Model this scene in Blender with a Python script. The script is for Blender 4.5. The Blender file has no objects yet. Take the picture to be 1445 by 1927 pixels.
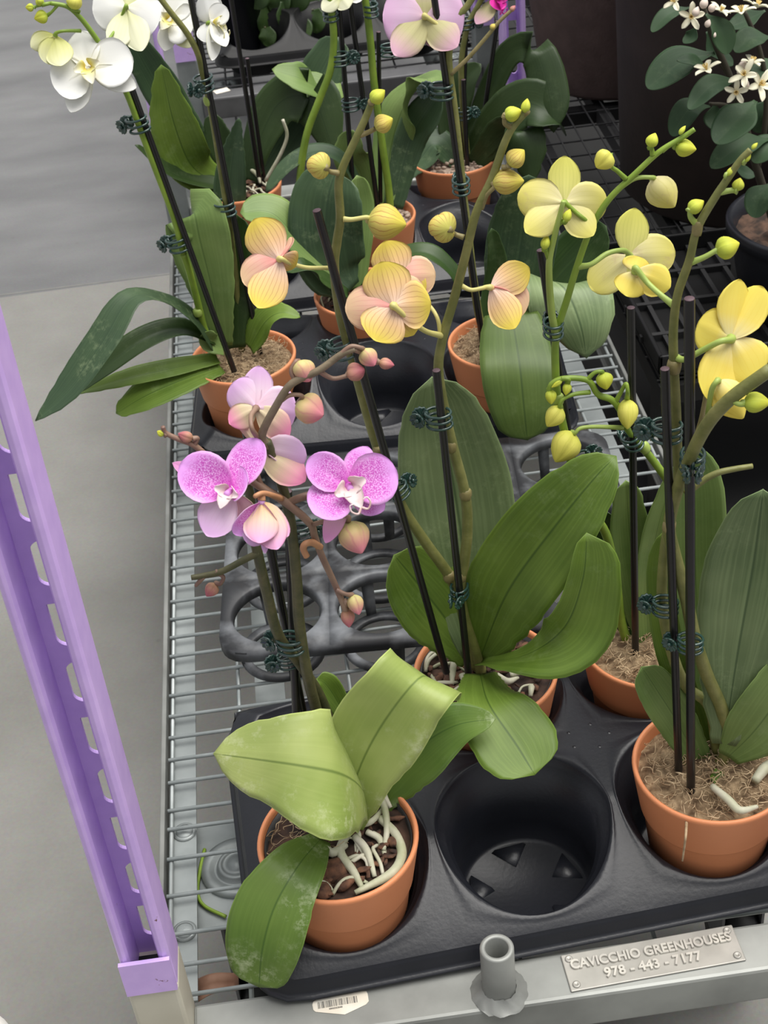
import bpy, bmesh, math, random
from mathutils import Vector, Matrix, noise
V=Vector; random.seed(4)
SC=bpy.context.scene; COL=SC.collection
# ---------------------------------------------------------------- camera (recovered from the carts' vanishing points)
FPX=2700.0; CX,CY=722.5,963.5
EX=V((0.99049601,-0.13212008,0.03823532)); EY=V((-0.11018968,-0.59587394,0.79548255)); EZ=V((-0.08231578,-0.79213543,-0.60476903))
RM=Matrix((EX,EY,EZ))            # camera (right, down, forward) -> world
CAMP=V((0,0,0.987))
RIGHT=RM@V((1,0,0)); UPV=RM@V((0,-1,0)); FWD=RM@V((0,0,1)); TOW=-FWD
def Yp(px,py,y):                 # the point of the upright plane Y=y seen in that direction
    r=RM@V(((px-CX)/FPX,(py-CY)/FPX,1)); return CAMP+r*(y/r.y)
def Zp(px,py,z):
    r=RM@V(((px-CX)/FPX,(py-CY)/FPX,1)); return CAMP+r*((z-CAMP.z)/r.z)
def dep(p): return (p-CAMP).dot(FWD)
def pm(p): return dep(p)/FPX     # metres per photo pixel at p
def cv(r,u,t): return RIGHT*r+UPV*u+TOW*t
cam=bpy.data.objects.new('camera',bpy.data.cameras.new('camera')); COL.objects.link(cam)
cam.matrix_world=Matrix(((RIGHT.x,UPV.x,TOW.x,CAMP.x),(RIGHT.y,UPV.y,TOW.y,CAMP.y),(RIGHT.z,UPV.z,TOW.z,CAMP.z),(0,0,0,1)))
cam.data.sensor_fit='AUTO'; cam.data.sensor_width=36; cam.data.lens=36*FPX/1927; cam.data.clip_start=.02; cam.data.dof.use_dof=True; cam.data.dof.focus_distance=1.08; cam.data.dof.aperture_fstop=28
SC.camera=cam
# ---------------------------------------------------------------- materials
def newmat(name):
    m=bpy.data.materials.new(name); m.use_nodes=True; nt=m.node_tree
    return m,nt,nt.nodes['Principled BSDF']
def N(nt,t,**k):
    n=nt.nodes.new(t)
    for a,b in k.items():
        if a.startswith('i_'):
            key=a[2:]; key=int(key) if key.isdigit() else key
            n.inputs[key].default_value=b
        else: setattr(n,a,b)
    return n
def c4(c): return (c[0],c[1],c[2],1)
def ramp(nt,src,stops):
    r=N(nt,'ShaderNodeValToRGB'); e=r.color_ramp.elements
    while len(e)<len(stops): e.new(.5)
    for i,(p,c) in enumerate(stops):
        e[i].position=p; e[i].color=c4(c) if not isinstance(c,(int,float)) else (c,c,c,1)
    nt.links.new(src,r.inputs[0]); return r
def mix(nt,fac,a,b,mode='MIX'):
    m=N(nt,'ShaderNodeMix',data_type='RGBA',blend_type=mode)
    for k,v in (('Factor',fac),('A',a),('B',b)):
        s=m.inputs[0] if k=='Factor' else m.inputs[6 if k=='A' else 7]
        if isinstance(v,(int,float)): s.default_value=v
        elif isinstance(v,tuple): s.default_value=c4(v)
        else: nt.links.new(v,s)
    return m.outputs[2]
def math_(nt,op,a,b=None):
    m=N(nt,'ShaderNodeMath',operation=op)
    for i,v in enumerate((a,b)):
        if v is None: continue
        if isinstance(v,(int,float)): m.inputs[i].default_value=v
        else: nt.links.new(v,m.inputs[i])
    return m.outputs[0]
def simple(name,col,rough=.5,metal=0,spec=.5,var=.12,scale=30,bump=0,bscale=120,col2=None,coat=0,detail=4,lo=.35,hi=.7):
    m,nt,b=newmat(name); tc=N(nt,'ShaderNodeTexCoord')
    n=N(nt,'ShaderNodeTexNoise',i_Scale=scale,i_Detail=detail); nt.links.new(tc.outputs['Object'],n.inputs['Vector'])
    if col2 is None: col2=tuple(max(0,c*(1-2*var)) for c in col)
    r=ramp(nt,n.outputs['Fac'],[(lo,col2),(hi,col)]); nt.links.new(r.outputs[0],b.inputs['Base Color'])
    b.inputs['Roughness'].default_value=rough; b.inputs['Metallic'].default_value=metal
    b.inputs['Specular IOR Level'].default_value=spec; b.inputs['Coat Weight'].default_value=coat
    if bump:
        n2=N(nt,'ShaderNodeTexNoise',i_Scale=bscale,i_Detail=5); nt.links.new(tc.outputs['Object'],n2.inputs['Vector'])
        bp=N(nt,'ShaderNodeBump',i_Strength=bump,i_Distance=.002); nt.links.new(n2.outputs['Fac'],bp.inputs['Height'])
        nt.links.new(bp.outputs[0],b.inputs['Normal'])
    return m
def translucent(nt,b,colsock,amt):
    out=nt.nodes['Material Output']; t=N(nt,'ShaderNodeBsdfTranslucent'); ms=N(nt,'ShaderNodeMixShader',i_0=amt)
    nt.links.new(colsock,t.inputs[0]); nt.links.new(b.outputs[0],ms.inputs[1]); nt.links.new(t.outputs[0],ms.inputs[2])
    nt.links.new(ms.outputs[0],out.inputs[0])
def leafmat(name,c1,c2,rib,rough=.38,speck=.15,streak=.25,tr=.12,speckcol=(.45,.55,.3)):
    m,nt,b=newmat(name); uv=N(nt,'ShaderNodeUVMap',uv_map='uv'); sx=N(nt,'ShaderNodeSeparateXYZ'); nt.links.new(uv.outputs[0],sx.inputs[0])
    tc=N(nt,'ShaderNodeTexCoord')
    n=N(nt,'ShaderNodeTexNoise',i_Scale=14,i_Detail=3); nt.links.new(tc.outputs['Object'],n.inputs['Vector'])
    base=ramp(nt,n.outputs['Fac'],[(.36,c1),(.66,c2)]).outputs[0]
    mp=N(nt,'ShaderNodeMapping'); mp.inputs['Scale'].default_value=(26,1.2,1); nt.links.new(uv.outputs[0],mp.inputs[0])
    st=N(nt,'ShaderNodeTexNoise',i_Scale=1,i_Detail=2); nt.links.new(mp.outputs[0],st.inputs['Vector'])
    base=mix(nt,math_(nt,'MULTIPLY',ramp(nt,st.outputs['Fac'],[(.45,0),(.65,1)]).outputs[0],streak),base,tuple(min(1,x*1.5+.01) for x in c2))
    sp=N(nt,'ShaderNodeTexNoise',i_Scale=90,i_Detail=6,i_Roughness=.75); nt.links.new(tc.outputs['Object'],sp.inputs['Vector'])
    big=N(nt,'ShaderNodeTexNoise',i_Scale=18,i_Detail=2); nt.links.new(tc.outputs['Object'],big.inputs['Vector'])
    f=math_(nt,'MULTIPLY',ramp(nt,sp.outputs['Fac'],[(.5,0),(.68,1)]).outputs[0],ramp(nt,big.outputs['Fac'],[(.48,0),(.62,1)]).outputs[0])
    base=mix(nt,math_(nt,'MULTIPLY',f,speck*2.2),base,speckcol)
    d=math_(nt,'ABSOLUTE',math_(nt,'SUBTRACT',sx.outputs[0],.5))
    base=mix(nt,math_(nt,'MULTIPLY',ramp(nt,d,[(.004,1),(.018,0)]).outputs[0],.75),base,rib)
    edge=ramp(nt,d,[(.482,0),(.497,1)]).outputs[0]
    base=mix(nt,math_(nt,'MULTIPLY',edge,.5),base,tuple(min(1,x*1.8+.02) for x in c2))
    nt.links.new(base,b.inputs['Base Color']); b.inputs['Roughness'].default_value=rough; b.inputs['Specular IOR Level'].default_value=.36
    bp=N(nt,'ShaderNodeBump',i_Strength=.12,i_Distance=.001); nt.links.new(st.outputs['Fac'],bp.inputs['Height']); nt.links.new(bp.outputs[0],b.inputs['Normal'])
    translucent(nt,b,base,tr); return m
def petalmat(name,base,tip,vein=None,vs=.5,nv=7,speck=None,ss=.6,sscale=36,tr=.22,mid=None,smask=(.15,.95),rough=.55,blotch=None):
    m,nt,b=newmat(name); uv=N(nt,'ShaderNodeUVMap',uv_map='uv'); sx=N(nt,'ShaderNodeSeparateXYZ'); nt.links.new(uv.outputs[0],sx.inputs[0])
    u,v=sx.outputs[0],sx.outputs[1]
    stops=[(.0,base),(.95,tip)] if mid is None else [(0,base),(.42,mid),(.88,tip)]
    col=ramp(nt,v,stops).outputs[0]
    tc=N(nt,'ShaderNodeTexCoord')
    if blotch:
        n=N(nt,'ShaderNodeTexNoise',i_Scale=45,i_Detail=5,i_Roughness=.7); nt.links.new(tc.outputs['Object'],n.inputs['Vector'])
        col=mix(nt,math_(nt,'MULTIPLY',ramp(nt,n.outputs['Fac'],[(.55,0),(.7,1)]).outputs[0],.55),col,blotch)
    if speck:
        mp=N(nt,'ShaderNodeMapping'); mp.inputs['Scale'].default_value=(sscale,sscale,1); nt.links.new(uv.outputs[0],mp.inputs[0])
        n=N(nt,'ShaderNodeTexNoise',i_Scale=1,i_Detail=1.5,i_Distortion=.6); nt.links.new(mp.outputs[0],n.inputs['Vector'])
        msk=math_(nt,'MULTIPLY',ramp(nt,v,[(0,1),(.7,.95),(.92,0)]).outputs[0],ramp(nt,math_(nt,'ABSOLUTE',math_(nt,'SUBTRACT',u,.5)),[(.34,1),(.49,0)]).outputs[0])
        col=mix(nt,math_(nt,'MULTIPLY',math_(nt,'MULTIPLY',ramp(nt,n.outputs['Fac'],[(.44,0),(.53,1)]).outputs[0],msk),ss),col,speck)
    if vein:
        nn=N(nt,'ShaderNodeTexNoise',i_Scale=3,i_Detail=2); nt.links.new(uv.outputs[0],nn.inputs['Vector'])
        uu=math_(nt,'ADD',u,math_(nt,'MULTIPLY',math_(nt,'SUBTRACT',nn.outputs['Fac'],.5),.06))
        s=math_(nt,'ABSOLUTE',math_(nt,'SINE',math_(nt,'MULTIPLY',uu,math.pi*nv)))
        ln=ramp(nt,s,[(.0,1),(.34,0)]).outputs[0]
        msk=ramp(nt,v,[(.03,0),(.15,1),(.72,.9),(.95,0)]).outputs[0]
        col=mix(nt,math_(nt,'MULTIPLY',math_(nt,'MULTIPLY',ln,msk),vs),col,vein)
    nt.links.new(col,b.inputs['Base Color']); b.inputs['Roughness'].default_value=rough; b.inputs['Specular IOR Level'].default_value=.3
    translucent(nt,b,col,tr); return m
M={}
M['floor']=simple('concrete_floor',(.225,.215,.20),.8,col2=(.17,.165,.158),scale=3.5,detail=8,bump=.15,bscale=80)
def floor_mat():
    m,nt,b=newmat('concrete_floor'); tc=N(nt,'ShaderNodeTexCoord'); P=tc.outputs['Object']
    n1=N(nt,'ShaderNodeTexNoise',i_Scale=3.2,i_Detail=9,i_Roughness=.62); nt.links.new(P,n1.inputs['Vector'])
    n2=N(nt,'ShaderNodeTexNoise',i_Scale=240,i_Detail=3); nt.links.new(P,n2.inputs['Vector'])
    mp=N(nt,'ShaderNodeMapping'); mp.inputs['Scale'].default_value=(1.4,3.2,1); nt.links.new(P,mp.inputs[0])
    n3=N(nt,'ShaderNodeTexNoise',i_Scale=2.2,i_Detail=6); nt.links.new(mp.outputs[0],n3.inputs['Vector'])
    sx=N(nt,'ShaderNodeSeparateXYZ'); nt.links.new(P,sx.inputs[0])
    near=ramp(nt,n1.outputs['Fac'],[(.32,(.142,.139,.128)),(.68,(.196,.193,.180))]).outputs[0]
    far=ramp(nt,n3.outputs['Fac'],[(.30,(.100,.101,.104)),(.72,(.155,.156,.158))]).outputs[0]
    # two pours of concrete either side of the joint
    sl=math_(nt,'GREATER_THAN',math_(nt,'ADD',sx.outputs[1],math_(nt,'MULTIPLY',sx.outputs[0],-.02)),2.445)
    c=mix(nt,sl,near,far)
    c=mix(nt,.16,c,n2.outputs['Color'],'OVERLAY')
    v=N(nt,'ShaderNodeTexVoronoi',i_Scale=13); nt.links.new(P,v.inputs['Vector'])
    c=mix(nt,math_(nt,'MULTIPLY',ramp(nt,v.outputs['Distance'],[(.03,1),(.06,0)]).outputs[0],.35),c,(.09,.085,.08))
    nt.links.new(c,b.inputs['Base Color']); b.inputs['Roughness'].default_value=.75
    bp=N(nt,'ShaderNodeBump',i_Strength=.2,i_Distance=.002); nt.links.new(n2.outputs['Fac'],bp.inputs['Height']); nt.links.new(bp.outputs[0],b.inputs['Normal'])
    return m
M['floor']=floor_mat()
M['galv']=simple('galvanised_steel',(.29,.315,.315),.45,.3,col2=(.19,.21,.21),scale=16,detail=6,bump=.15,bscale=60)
M['galv_dk']=simple('shade_toned_galvanised_steel',(.13,.13,.133),.5,.3,col2=(.08,.08,.083),scale=18,detail=6)  # darker copy of galv; the rear cart's shade is put into its colour
M['wire']=simple('galvanised_wire',(.40,.43,.43),.45,.3,col2=(.28,.31,.31),scale=40)
M['beam']=simple('worn_galvanised_beam',(.34,.35,.33),.5,.3,col2=(.17,.175,.165),scale=9,detail=8,bump=.12,bscale=40,lo=.3,hi=.62)
M['cream']=simple('cream_painted_steel',(.60,.57,.47),.5,0,col2=(.50,.47,.38),scale=14,detail=6)
def purple():
    m,nt,b=newmat('purple_paint'); tc=N(nt,'ShaderNodeTexCoord')
    n=N(nt,'ShaderNodeTexNoise',i_Scale=60,i_Detail=4); nt.links.new(tc.outputs['Object'],n.inputs['Vector'])
    c=ramp(nt,n.outputs['Fac'],[(.35,(.58,.40,.81)),(.7,(.65,.46,.87))]).outputs[0]
    v=N(nt,'ShaderNodeTexNoise',i_Scale=38,i_Detail=6,i_Roughness=.7); nt.links.new(tc.outputs['Object'],v.inputs['Vector'])
    c=mix(nt,ramp(nt,v.outputs['Fac'],[(.70,0),(.73,1)]).outputs[0],c,(.16,.06,.07))
    nt.links.new(c,b.inputs['Base Color']); b.inputs['Roughness'].default_value=.38
    bp=N(nt,'ShaderNodeBump',i_Strength=.1,i_Distance=.001); nt.links.new(n.outputs['Fac'],bp.inputs['Height']); nt.links.new(bp.outputs[0],b.inputs['Normal'])
    return m
M['purple']=purple()
M['tray']=simple('black_plastic_sheet',(.013,.014,.019),.36,0,spec=.42,col2=(.010,.011,.015),scale=30,bump=.08,bscale=300)
M['tray_dusty']=simple('dusty_black_plastic',(.17,.18,.195),.55,0,col2=(.022,.023,.026),scale=26,detail=11,lo=.44,hi=.72)
M['black']=simple('black_plastic',(.007,.007,.008),.5,0,spec=.3,col2=(.005,.005,.005))
M['terra']=simple('terracotta_plastic',(.72,.275,.125),.5,0,spec=.35,col2=(.66,.25,.112),scale=14,bump=.06,bscale=250)
M['terra_in']=simple('terracotta_inner',(.33,.13,.075),.7,0)
M['sleeve']=simple('dark_inner_pot',(.02,.018,.018),.4)
M['moss']=simple('dry_sphagnum_moss',(.40,.29,.17),.9,0,col2=(.10,.06,.03),scale=120,detail=6,bump=.8,bscale=300)
M['fibre']=simple('moss_fibre',(.60,.46,.29),.85,0,col2=(.30,.20,.11),scale=110)
M['bark']=simple('orchid_bark',(.085,.042,.024),.85,0,col2=(.016,.008,.006),scale=70,detail=6,bump=.6,bscale=120)
M['chip']=simple('bark_chip',(.19,.085,.045),.85,0,col2=(.022,.010,.007),scale=130,detail=6,bump=.5,bscale=150)
M['pebble']=simple('pale_pebbles',(.48,.38,.30),.8,0,col2=(.24,.17,.13),scale=120)
M['root']=simple('silver_aerial_root',(.60,.57,.46),.6,0,col2=(.35,.36,.22),scale=50,detail=5)
M['stake']=simple('black_plastic_stake',(.011,.010,.011),.3,0,spec=.5,col2=(.008,.008,.008),scale=200)
M['stake_top']=simple('stake_cut_end',(.12,.07,.085),.6,0)
M['clip']=simple('dark_green_clip_plastic',(.022,.062,.050),.2,0,spec=.6,col2=(.016,.048,.040),coat=.5)
M['stem_green']=simple('fresh_green_stem',(.26,.38,.045),.45,0,col2=(.17,.27,.03),scale=40)
M['stem_pale']=simple('pale_green_stem',(.38,.50,.12),.45,0,col2=(.30,.40,.08),scale=40)
M['stem_olive']=simple('olive_stem',(.24,.235,.075),.5,0,col2=(.145,.155,.04),scale=70,detail=6,bump=.2,bscale=300)
M['stem_tan']=simple('tan_olive_stem',(.30,.245,.11),.5,0,col2=(.20,.17,.06),scale=80,detail=6,bump=.2,bscale=300)
M['stem_dark']=simple('dark_speckled_stem',(.11,.10,.04),.5,0,col2=(.055,.06,.022),scale=120,detail=5,bump=.2,bscale=300)
M['stem_brown']=simple('purple_brown_stem',(.29,.19,.125),.5,0,col2=(.20,.115,.085),scale=60,detail=5)
M['stem_orange']=simple('orange_brown_pedicel',(.55,.28,.13),.5,0,col2=(.40,.19,.10),scale=40)
M['stem_cream']=simple('cream_yellow_pedicel',(.66,.60,.22),.5,0,col2=(.55,.50,.17),scale=30)
M['leaf_mid']=leafmat('mid_green_leaf',(.085,.150,.018),(.145,.225,.034),(.04,.085,.012),.44,speck=.06)
M['leaf_dull']=leafmat('grey_green_leaf',(.110,.168,.068),(.195,.258,.118),(.05,.09,.035),.40,streak=.35)  # leaf sheen painted in: paler base and stronger pale streaks
M['leaf_light']=leafmat('yellow_green_leaf',(.25,.335,.075),(.40,.47,.15),(.10,.16,.03),.42,speck=.34,streak=.06,speckcol=(.62,.66,.40))
M['leaf_scar']=leafmat('scarred_green_leaf',(.085,.155,.025),(.135,.215,.038),(.045,.10,.015),.4,speck=.3,streak=.12,speckcol=(.5,.56,.35))
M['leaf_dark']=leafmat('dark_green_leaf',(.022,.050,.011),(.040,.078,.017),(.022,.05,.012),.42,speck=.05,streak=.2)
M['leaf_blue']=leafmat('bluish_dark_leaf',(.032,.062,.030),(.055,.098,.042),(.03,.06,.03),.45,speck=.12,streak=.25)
M['leaf_pale']=leafmat('pale_green_leaf',(.13,.21,.055),(.20,.285,.085),(.09,.15,.04),.42,speck=.05,streak=.2)
M['leaf_citrus']=leafmat('citrus_leaf',(.020,.050,.020),(.034,.074,.028),(.04,.075,.03),.6,speck=.03,streak=.05)
# flowers
M['pk_pet']=petalmat('pink_speckled_petal',(.72,.11,.60),(.82,.40,.88),mid=(.84,.46,.84),speck=(.58,.06,.50),ss=.9,sscale=38)
M['pk_sep']=petalmat('pale_pink_sepal',(.82,.42,.62),(.80,.36,.66),mid=(.84,.56,.62),vein=(.72,.34,.52),vs=.3,nv=9)
M['pk_back']=petalmat('pink_petal_back',(.84,.58,.68),(.80,.52,.82),mid=(.84,.66,.78),vein=(.74,.42,.62),vs=.25,nv=8)
M['pk_sepback']=petalmat('pink_green_sepal_back',(.72,.62,.42),(.80,.28,.46),mid=(.74,.62,.40),vein=(.62,.45,.36),vs=.35,nv=9)
M['pk_bud']=petalmat('pink_green_bud',(.55,.55,.20),(.72,.25,.30),mid=(.62,.47,.22),vein=(.50,.16,.20),vs=.5,nv=6,tr=.1)
M['pk_dark']=petalmat('dusky_pink_bud',(.42,.26,.14),(.45,.13,.16),mid=(.48,.24,.17),vein=(.35,.10,.12),vs=.5,nv=6,tr=.08)
M['pc_back']=petalmat('peach_striped_petal_back',(.87,.66,.60),(.78,.63,.10),mid=(.87,.60,.30),vein=(.40,.18,.07),vs=.7,nv=9)
M['pc_pink']=petalmat('peach_pink_petal',(.86,.30,.30),(.87,.62,.38),mid=(.88,.52,.42),vein=(.74,.30,.25),vs=.5,nv=9)
M['pc_bud']=petalmat('peach_striped_bud',(.58,.56,.13),(.64,.55,.08),mid=(.66,.51,.13),vein=(.36,.13,.045),vs=.8,nv=16,tr=.1)
M['ye_pale']=petalmat('pale_yellow_petal_back',(.80,.72,.44),(.76,.70,.18),mid=(.77,.71,.31),vein=(.60,.55,.12),vs=.3,nv=9,blotch=(.58,.42,.28))
M['ye_sep']=petalmat('greenish_yellow_sepal_back',(.74,.70,.28),(.72,.70,.16),mid=(.74,.71,.22),vein=(.52,.54,.10),vs=.5,nv=9)
M['ye_brt']=petalmat('bright_yellow_petal',(.87,.78,.46),(.88,.75,.14),mid=(.88,.73,.16),vein=(.82,.62,.06),vs=.3,nv=8)
M['ye_bud']=petalmat('yellow_bud',(.60,.62,.09),(.74,.68,.11),mid=(.72,.68,.14),vein=(.50,.50,.06),vs=.45,nv=12,tr=.12)
M['gr_bud']=petalmat('green_yellow_bud',(.48,.58,.08),(.62,.62,.06),mid=(.56,.62,.07),vein=(.38,.45,.04),vs=.35,nv=8,tr=.12)
M['wh_pet']=petalmat('white_petal',(.82,.80,.66),(.88,.88,.86),mid=(.88,.88,.85),vein=(.80,.80,.74),vs=.15,nv=9)
M['wh_sep']=petalmat('cream_sepal_back',(.74,.76,.34),(.84,.84,.62),mid=(.83,.83,.60),vein=(.72,.74,.40),vs=.3,nv=7)
M['cream_half']=petalmat('greenish_cream_petal',(.72,.74,.20),(.84,.84,.55),mid=(.80,.80,.38),vein=(.66,.68,.2),vs=.3,nv=7)
M['li_pet']=petalmat('lilac_petal_back',(.72,.50,.60),(.66,.42,.62),mid=(.70,.50,.66),vein=(.62,.36,.54),vs=.25,nv=9,blotch=(.62,.30,.55))
M['li_sep']=petalmat('olive_lilac_sepal_back',(.56,.52,.25),(.66,.40,.50),mid=(.58,.54,.28),vein=(.45,.40,.2),vs=.3,nv=7)
M['mag']=petalmat('magenta_petal',(.62,.02,.30),(.70,.03,.36),tr=.15)
M['lip_w']=petalmat('white_lip',(.84,.62,.60),(.86,.74,.74),tr=.2,blotch=(.78,.25,.12))
M['lip_o']=petalmat('orange_lip',(.80,.34,.10),(.82,.42,.22),tr=.2,blotch=(.55,.06,.03))
M['lip_y']=petalmat('yellow_lip',(.80,.62,.05),(.86,.84,.70),mid=(.84,.78,.30),tr=.2,blotch=(.5,.2,.08))
M['lip_r']=petalmat('dark_red_lip',(.45,.03,.04),(.55,.05,.05),tr=.15)
M['cit_pet']=petalmat('waxy_cream_petal',(.80,.78,.60),(.84,.80,.62),tr=.15)
M['cit_bud']=petalmat('pinkish_cream_bud',(.74,.60,.50),(.78,.68,.60),tr=.1)
M['anther']=simple('yellow_stamen',(.70,.50,.16),.6)
# ---------------------------------------------------------------- mesh helpers
def topof(p):
    while p.parent: p=p.parent
    return p
def props(o,label=None,cat=None,group=None,kind=None):
    for k,v in (('label',label),('category',cat),('group',group),('kind',kind)):
        if v: o[k]=v
    return o
def thing(name,label,cat,loc,group=None):
    o=bpy.data.objects.new(name,None); COL.objects.link(o); o.location=loc; o.empty_display_size=.02
    return props(o,label,cat,group)
def mk(name,vs,fs,mats,parent=None,smooth=True,uv=None,mi=None,label=None,cat=None,group=None,kind=None,bevel=0,solid=0):
    off=topof(parent).location.copy() if parent else None
    if parent is None:
        xs=[v[0] for v in vs]; ys=[v[1] for v in vs]; zs=[v[2] for v in vs]
        off=V(((min(xs)+max(xs))/2,(min(ys)+max(ys))/2,min(zs)))
    me=bpy.data.meshes.new(name); me.from_pydata([V(v)-off for v in vs],[],fs)
    if not isinstance(mats,(list,tuple)): mats=[mats]
    for m in mats: me.materials.append(M[m] if isinstance(m,str) else m)
    if mi: me.polygons.foreach_set('material_index',mi)
    if smooth: me.polygons.foreach_set('use_smooth',[True]*len(me.polygons))
    if uv:
        l=me.uv_layers.new(name='uv')
        for lp in me.loops: l.data[lp.index].uv=uv[lp.vertex_index]
    me.update(); o=bpy.data.objects.new(name,me); COL.objects.link(o)
    if parent: o.parent=parent
    else: o.location=off
    if bevel:
        b=o.modifiers.new('bevel','BEVEL'); b.width=bevel; b.segments=2; b.limit_method='ANGLE'
    if solid:
        s=o.modifiers.new('solid','SOLIDIFY'); s.thickness=solid; s.offset=-1
    return props(o,label,cat,group,kind)
class MB:
    def __init__(s): s.v=[];s.f=[];s.uv=[];s.mi=[]
    def add(s,vs,fs,mi=0,uv=None):
        k=len(s.v); s.v+=[V(a) for a in vs]; s.f+=[[i+k for i in f] for f in fs]; s.mi+=[mi]*len(fs); s.uv+=uv if uv else [(0.5,0.5)]*len(vs)
        return s
    def box(s,x0,x1,y0,y1,z0,z1,mi=0,rot=None,cen=None):
        vs=[V((x,y,z)) for z in (z0,z1) for y in (y0,y1) for x in (x0,x1)]
        if rot: vs=[cen+rot@(v-cen) for v in vs]
        return s.add(vs,[(0,2,3,1),(4,5,7,6),(0,1,5,4),(2,6,7,3),(0,4,6,2),(1,3,7,5)],mi)
    def tube(s,pts,r,seg=8,mi=0,caps=True,n=6,curve=True):
        vs,fs,uv=tube_geo(pts,r,seg,caps,n,curve); return s.add(vs,fs,mi,uv)
    def build(s,name,mats,parent=None,uvs=True,**k): return mk(name,s.v,s.f,mats,parent,uv=s.uv if uvs else None,mi=s.mi,**k)
def cr(ps,n):
    """Catmull-Rom through ps (Vectors or floats)"""
    if len(ps)<3:
        return [ps[0]+(ps[1]-ps[0])*(i/n) for i in range(n+1)]
    out=[]; q=[ps[0]*2-ps[1]]+list(ps)+[ps[-1]*2-ps[-2]]
    for i in range(1,len(q)-2):
        a,b,c,d=q[i-1],q[i],q[i+1],q[i+2]
        for k in range(n):
            t=k/n; out.append((b*2+(c-a)*t+(a*2-b*5+c*4-d)*t*t+(b*3-a-c*3+d)*t*t*t)*.5)
    out.append(ps[-1]); return out
def tube_geo(pts,r,seg=8,caps=True,n=6,curve=True):
    if not isinstance(r,(list,tuple)): r=[r]*len(pts)
    if curve and len(pts)>2: P=cr(pts,n); R=cr(list(map(float,r)),n)
    else: P=list(pts); R=list(r)
    vs=[];fs=[];uv=[]; nrm=None
    for i,p in enumerate(P):
        t=(P[min(i+1,len(P)-1)]-P[max(i-1,0)]); t=t.normalized() if t.length>1e-9 else V((0,0,1))
        if nrm is None:
            nrm=t.orthogonal().normalized()
        else:
            nrm=(nrm-t*nrm.dot(t)); nrm=nrm.normalized() if nrm.length>1e-9 else t.orthogonal().normalized()
        b=t.cross(nrm)
        for k in range(seg):
            a=2*math.pi*k/seg; vs.append(p+(nrm*math.cos(a)+b*math.sin(a))*max(R[i],1e-5)); uv.append((k/seg,i/(len(P)-1)))
    for i in range(len(P)-1):
        for k in range(seg):
            fs.append((i*seg+k,i*seg+(k+1)%seg,(i+1)*seg+(k+1)%seg,(i+1)*seg+k))
    if caps:
        fs.append(tuple(range(seg))[::-1]); fs.append(tuple((len(P)-1)*seg+k for k in range(seg)))
    return vs,fs,uv
def tube(name,pts,r,mat,parent,seg=8,n=6,**k):
    vs,fs,uv=tube_geo(pts,r,seg,True,n); return mk(name,vs,fs,mat,parent,uv=uv,**k)
def lathe(prof,seg=48,cen=V((0,0,0))):
    vs=[];fs=[]
    for r,z in prof:
        for k in range(seg):
            a=2*math.pi*k/seg; vs.append(cen+V((r*math.cos(a),r*math.sin(a),z)))
    for i in range(len(prof)-1):
        for k in range(seg): fs.append((i*seg+k,i*seg+(k+1)%seg,(i+1)*seg+(k+1)%seg,(i+1)*seg+k))
    return vs,fs
def sphere(c,r,seg=12,rings=8,sq=(1,1,1)):
    prof=[]; vs=[];fs=[]
    for i in range(rings+1):
        th=math.pi*i/rings
        for k in range(seg):
            a=2*math.pi*k/seg; vs.append(c+V((r*sq[0]*math.sin(th)*math.cos(a),r*sq[1]*math.sin(th)*math.sin(a),-r*sq[2]*math.cos(th))))
    for i in range(rings):
        for k in range(seg): fs.append((i*seg+k,i*seg+(k+1)%seg,(i+1)*seg+(k+1)%seg,(i+1)*seg+k))
    return vs,fs
def sst(a,b,x):
    t=min(1,max(0,(x-a)/(b-a))); return t*t*(3-2*t)
def interp(tab,t):
    for (a,x),(b,y) in zip(tab,tab[1:]):
        if t<=b: return x+(y-x)*((t-a)/(b-a) if b>a else 0)
    return tab[-1][1]

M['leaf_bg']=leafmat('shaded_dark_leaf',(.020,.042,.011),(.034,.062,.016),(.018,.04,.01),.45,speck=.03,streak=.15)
M['leaf_flap']=leafmat('deep_green_striped_leaf',(.050,.088,.016),(.078,.122,.024),(.03,.06,.012),.46,speck=.03,streak=.22)
M['stem_twig']=simple('grey_brown_stem',(.21,.165,.105),.5,0,col2=(.13,.10,.06),scale=90,detail=5,bump=.2,bscale=300)
M['pk_cream']=petalmat('cream_pink_sepal',(.86,.60,.28),(.82,.42,.66),mid=(.86,.64,.50),vein=(.74,.42,.46),vs=.4,nv=8)
# ================================================================ setting
FZ=-0.25
b=MB(); b.add([V((-4,-2,FZ)),V((5,-2,FZ)),V((5,9,FZ)),V((-4,9,FZ))],[(0,1,2,3)])
fl=b.build('floor','floor',None,uvs=False,smooth=False,kind='structure')
fl.data.transform(Matrix.Translation(fl.location)); fl.location=(0,0,0)
b=MB(); b.box(-4,5,2.442,2.447,FZ-.004,FZ+.0004)
b.build('trim_1',simple('joint_filler',(.17,.168,.16),.8),None,uvs=False,smooth=False,kind='structure')

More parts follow.
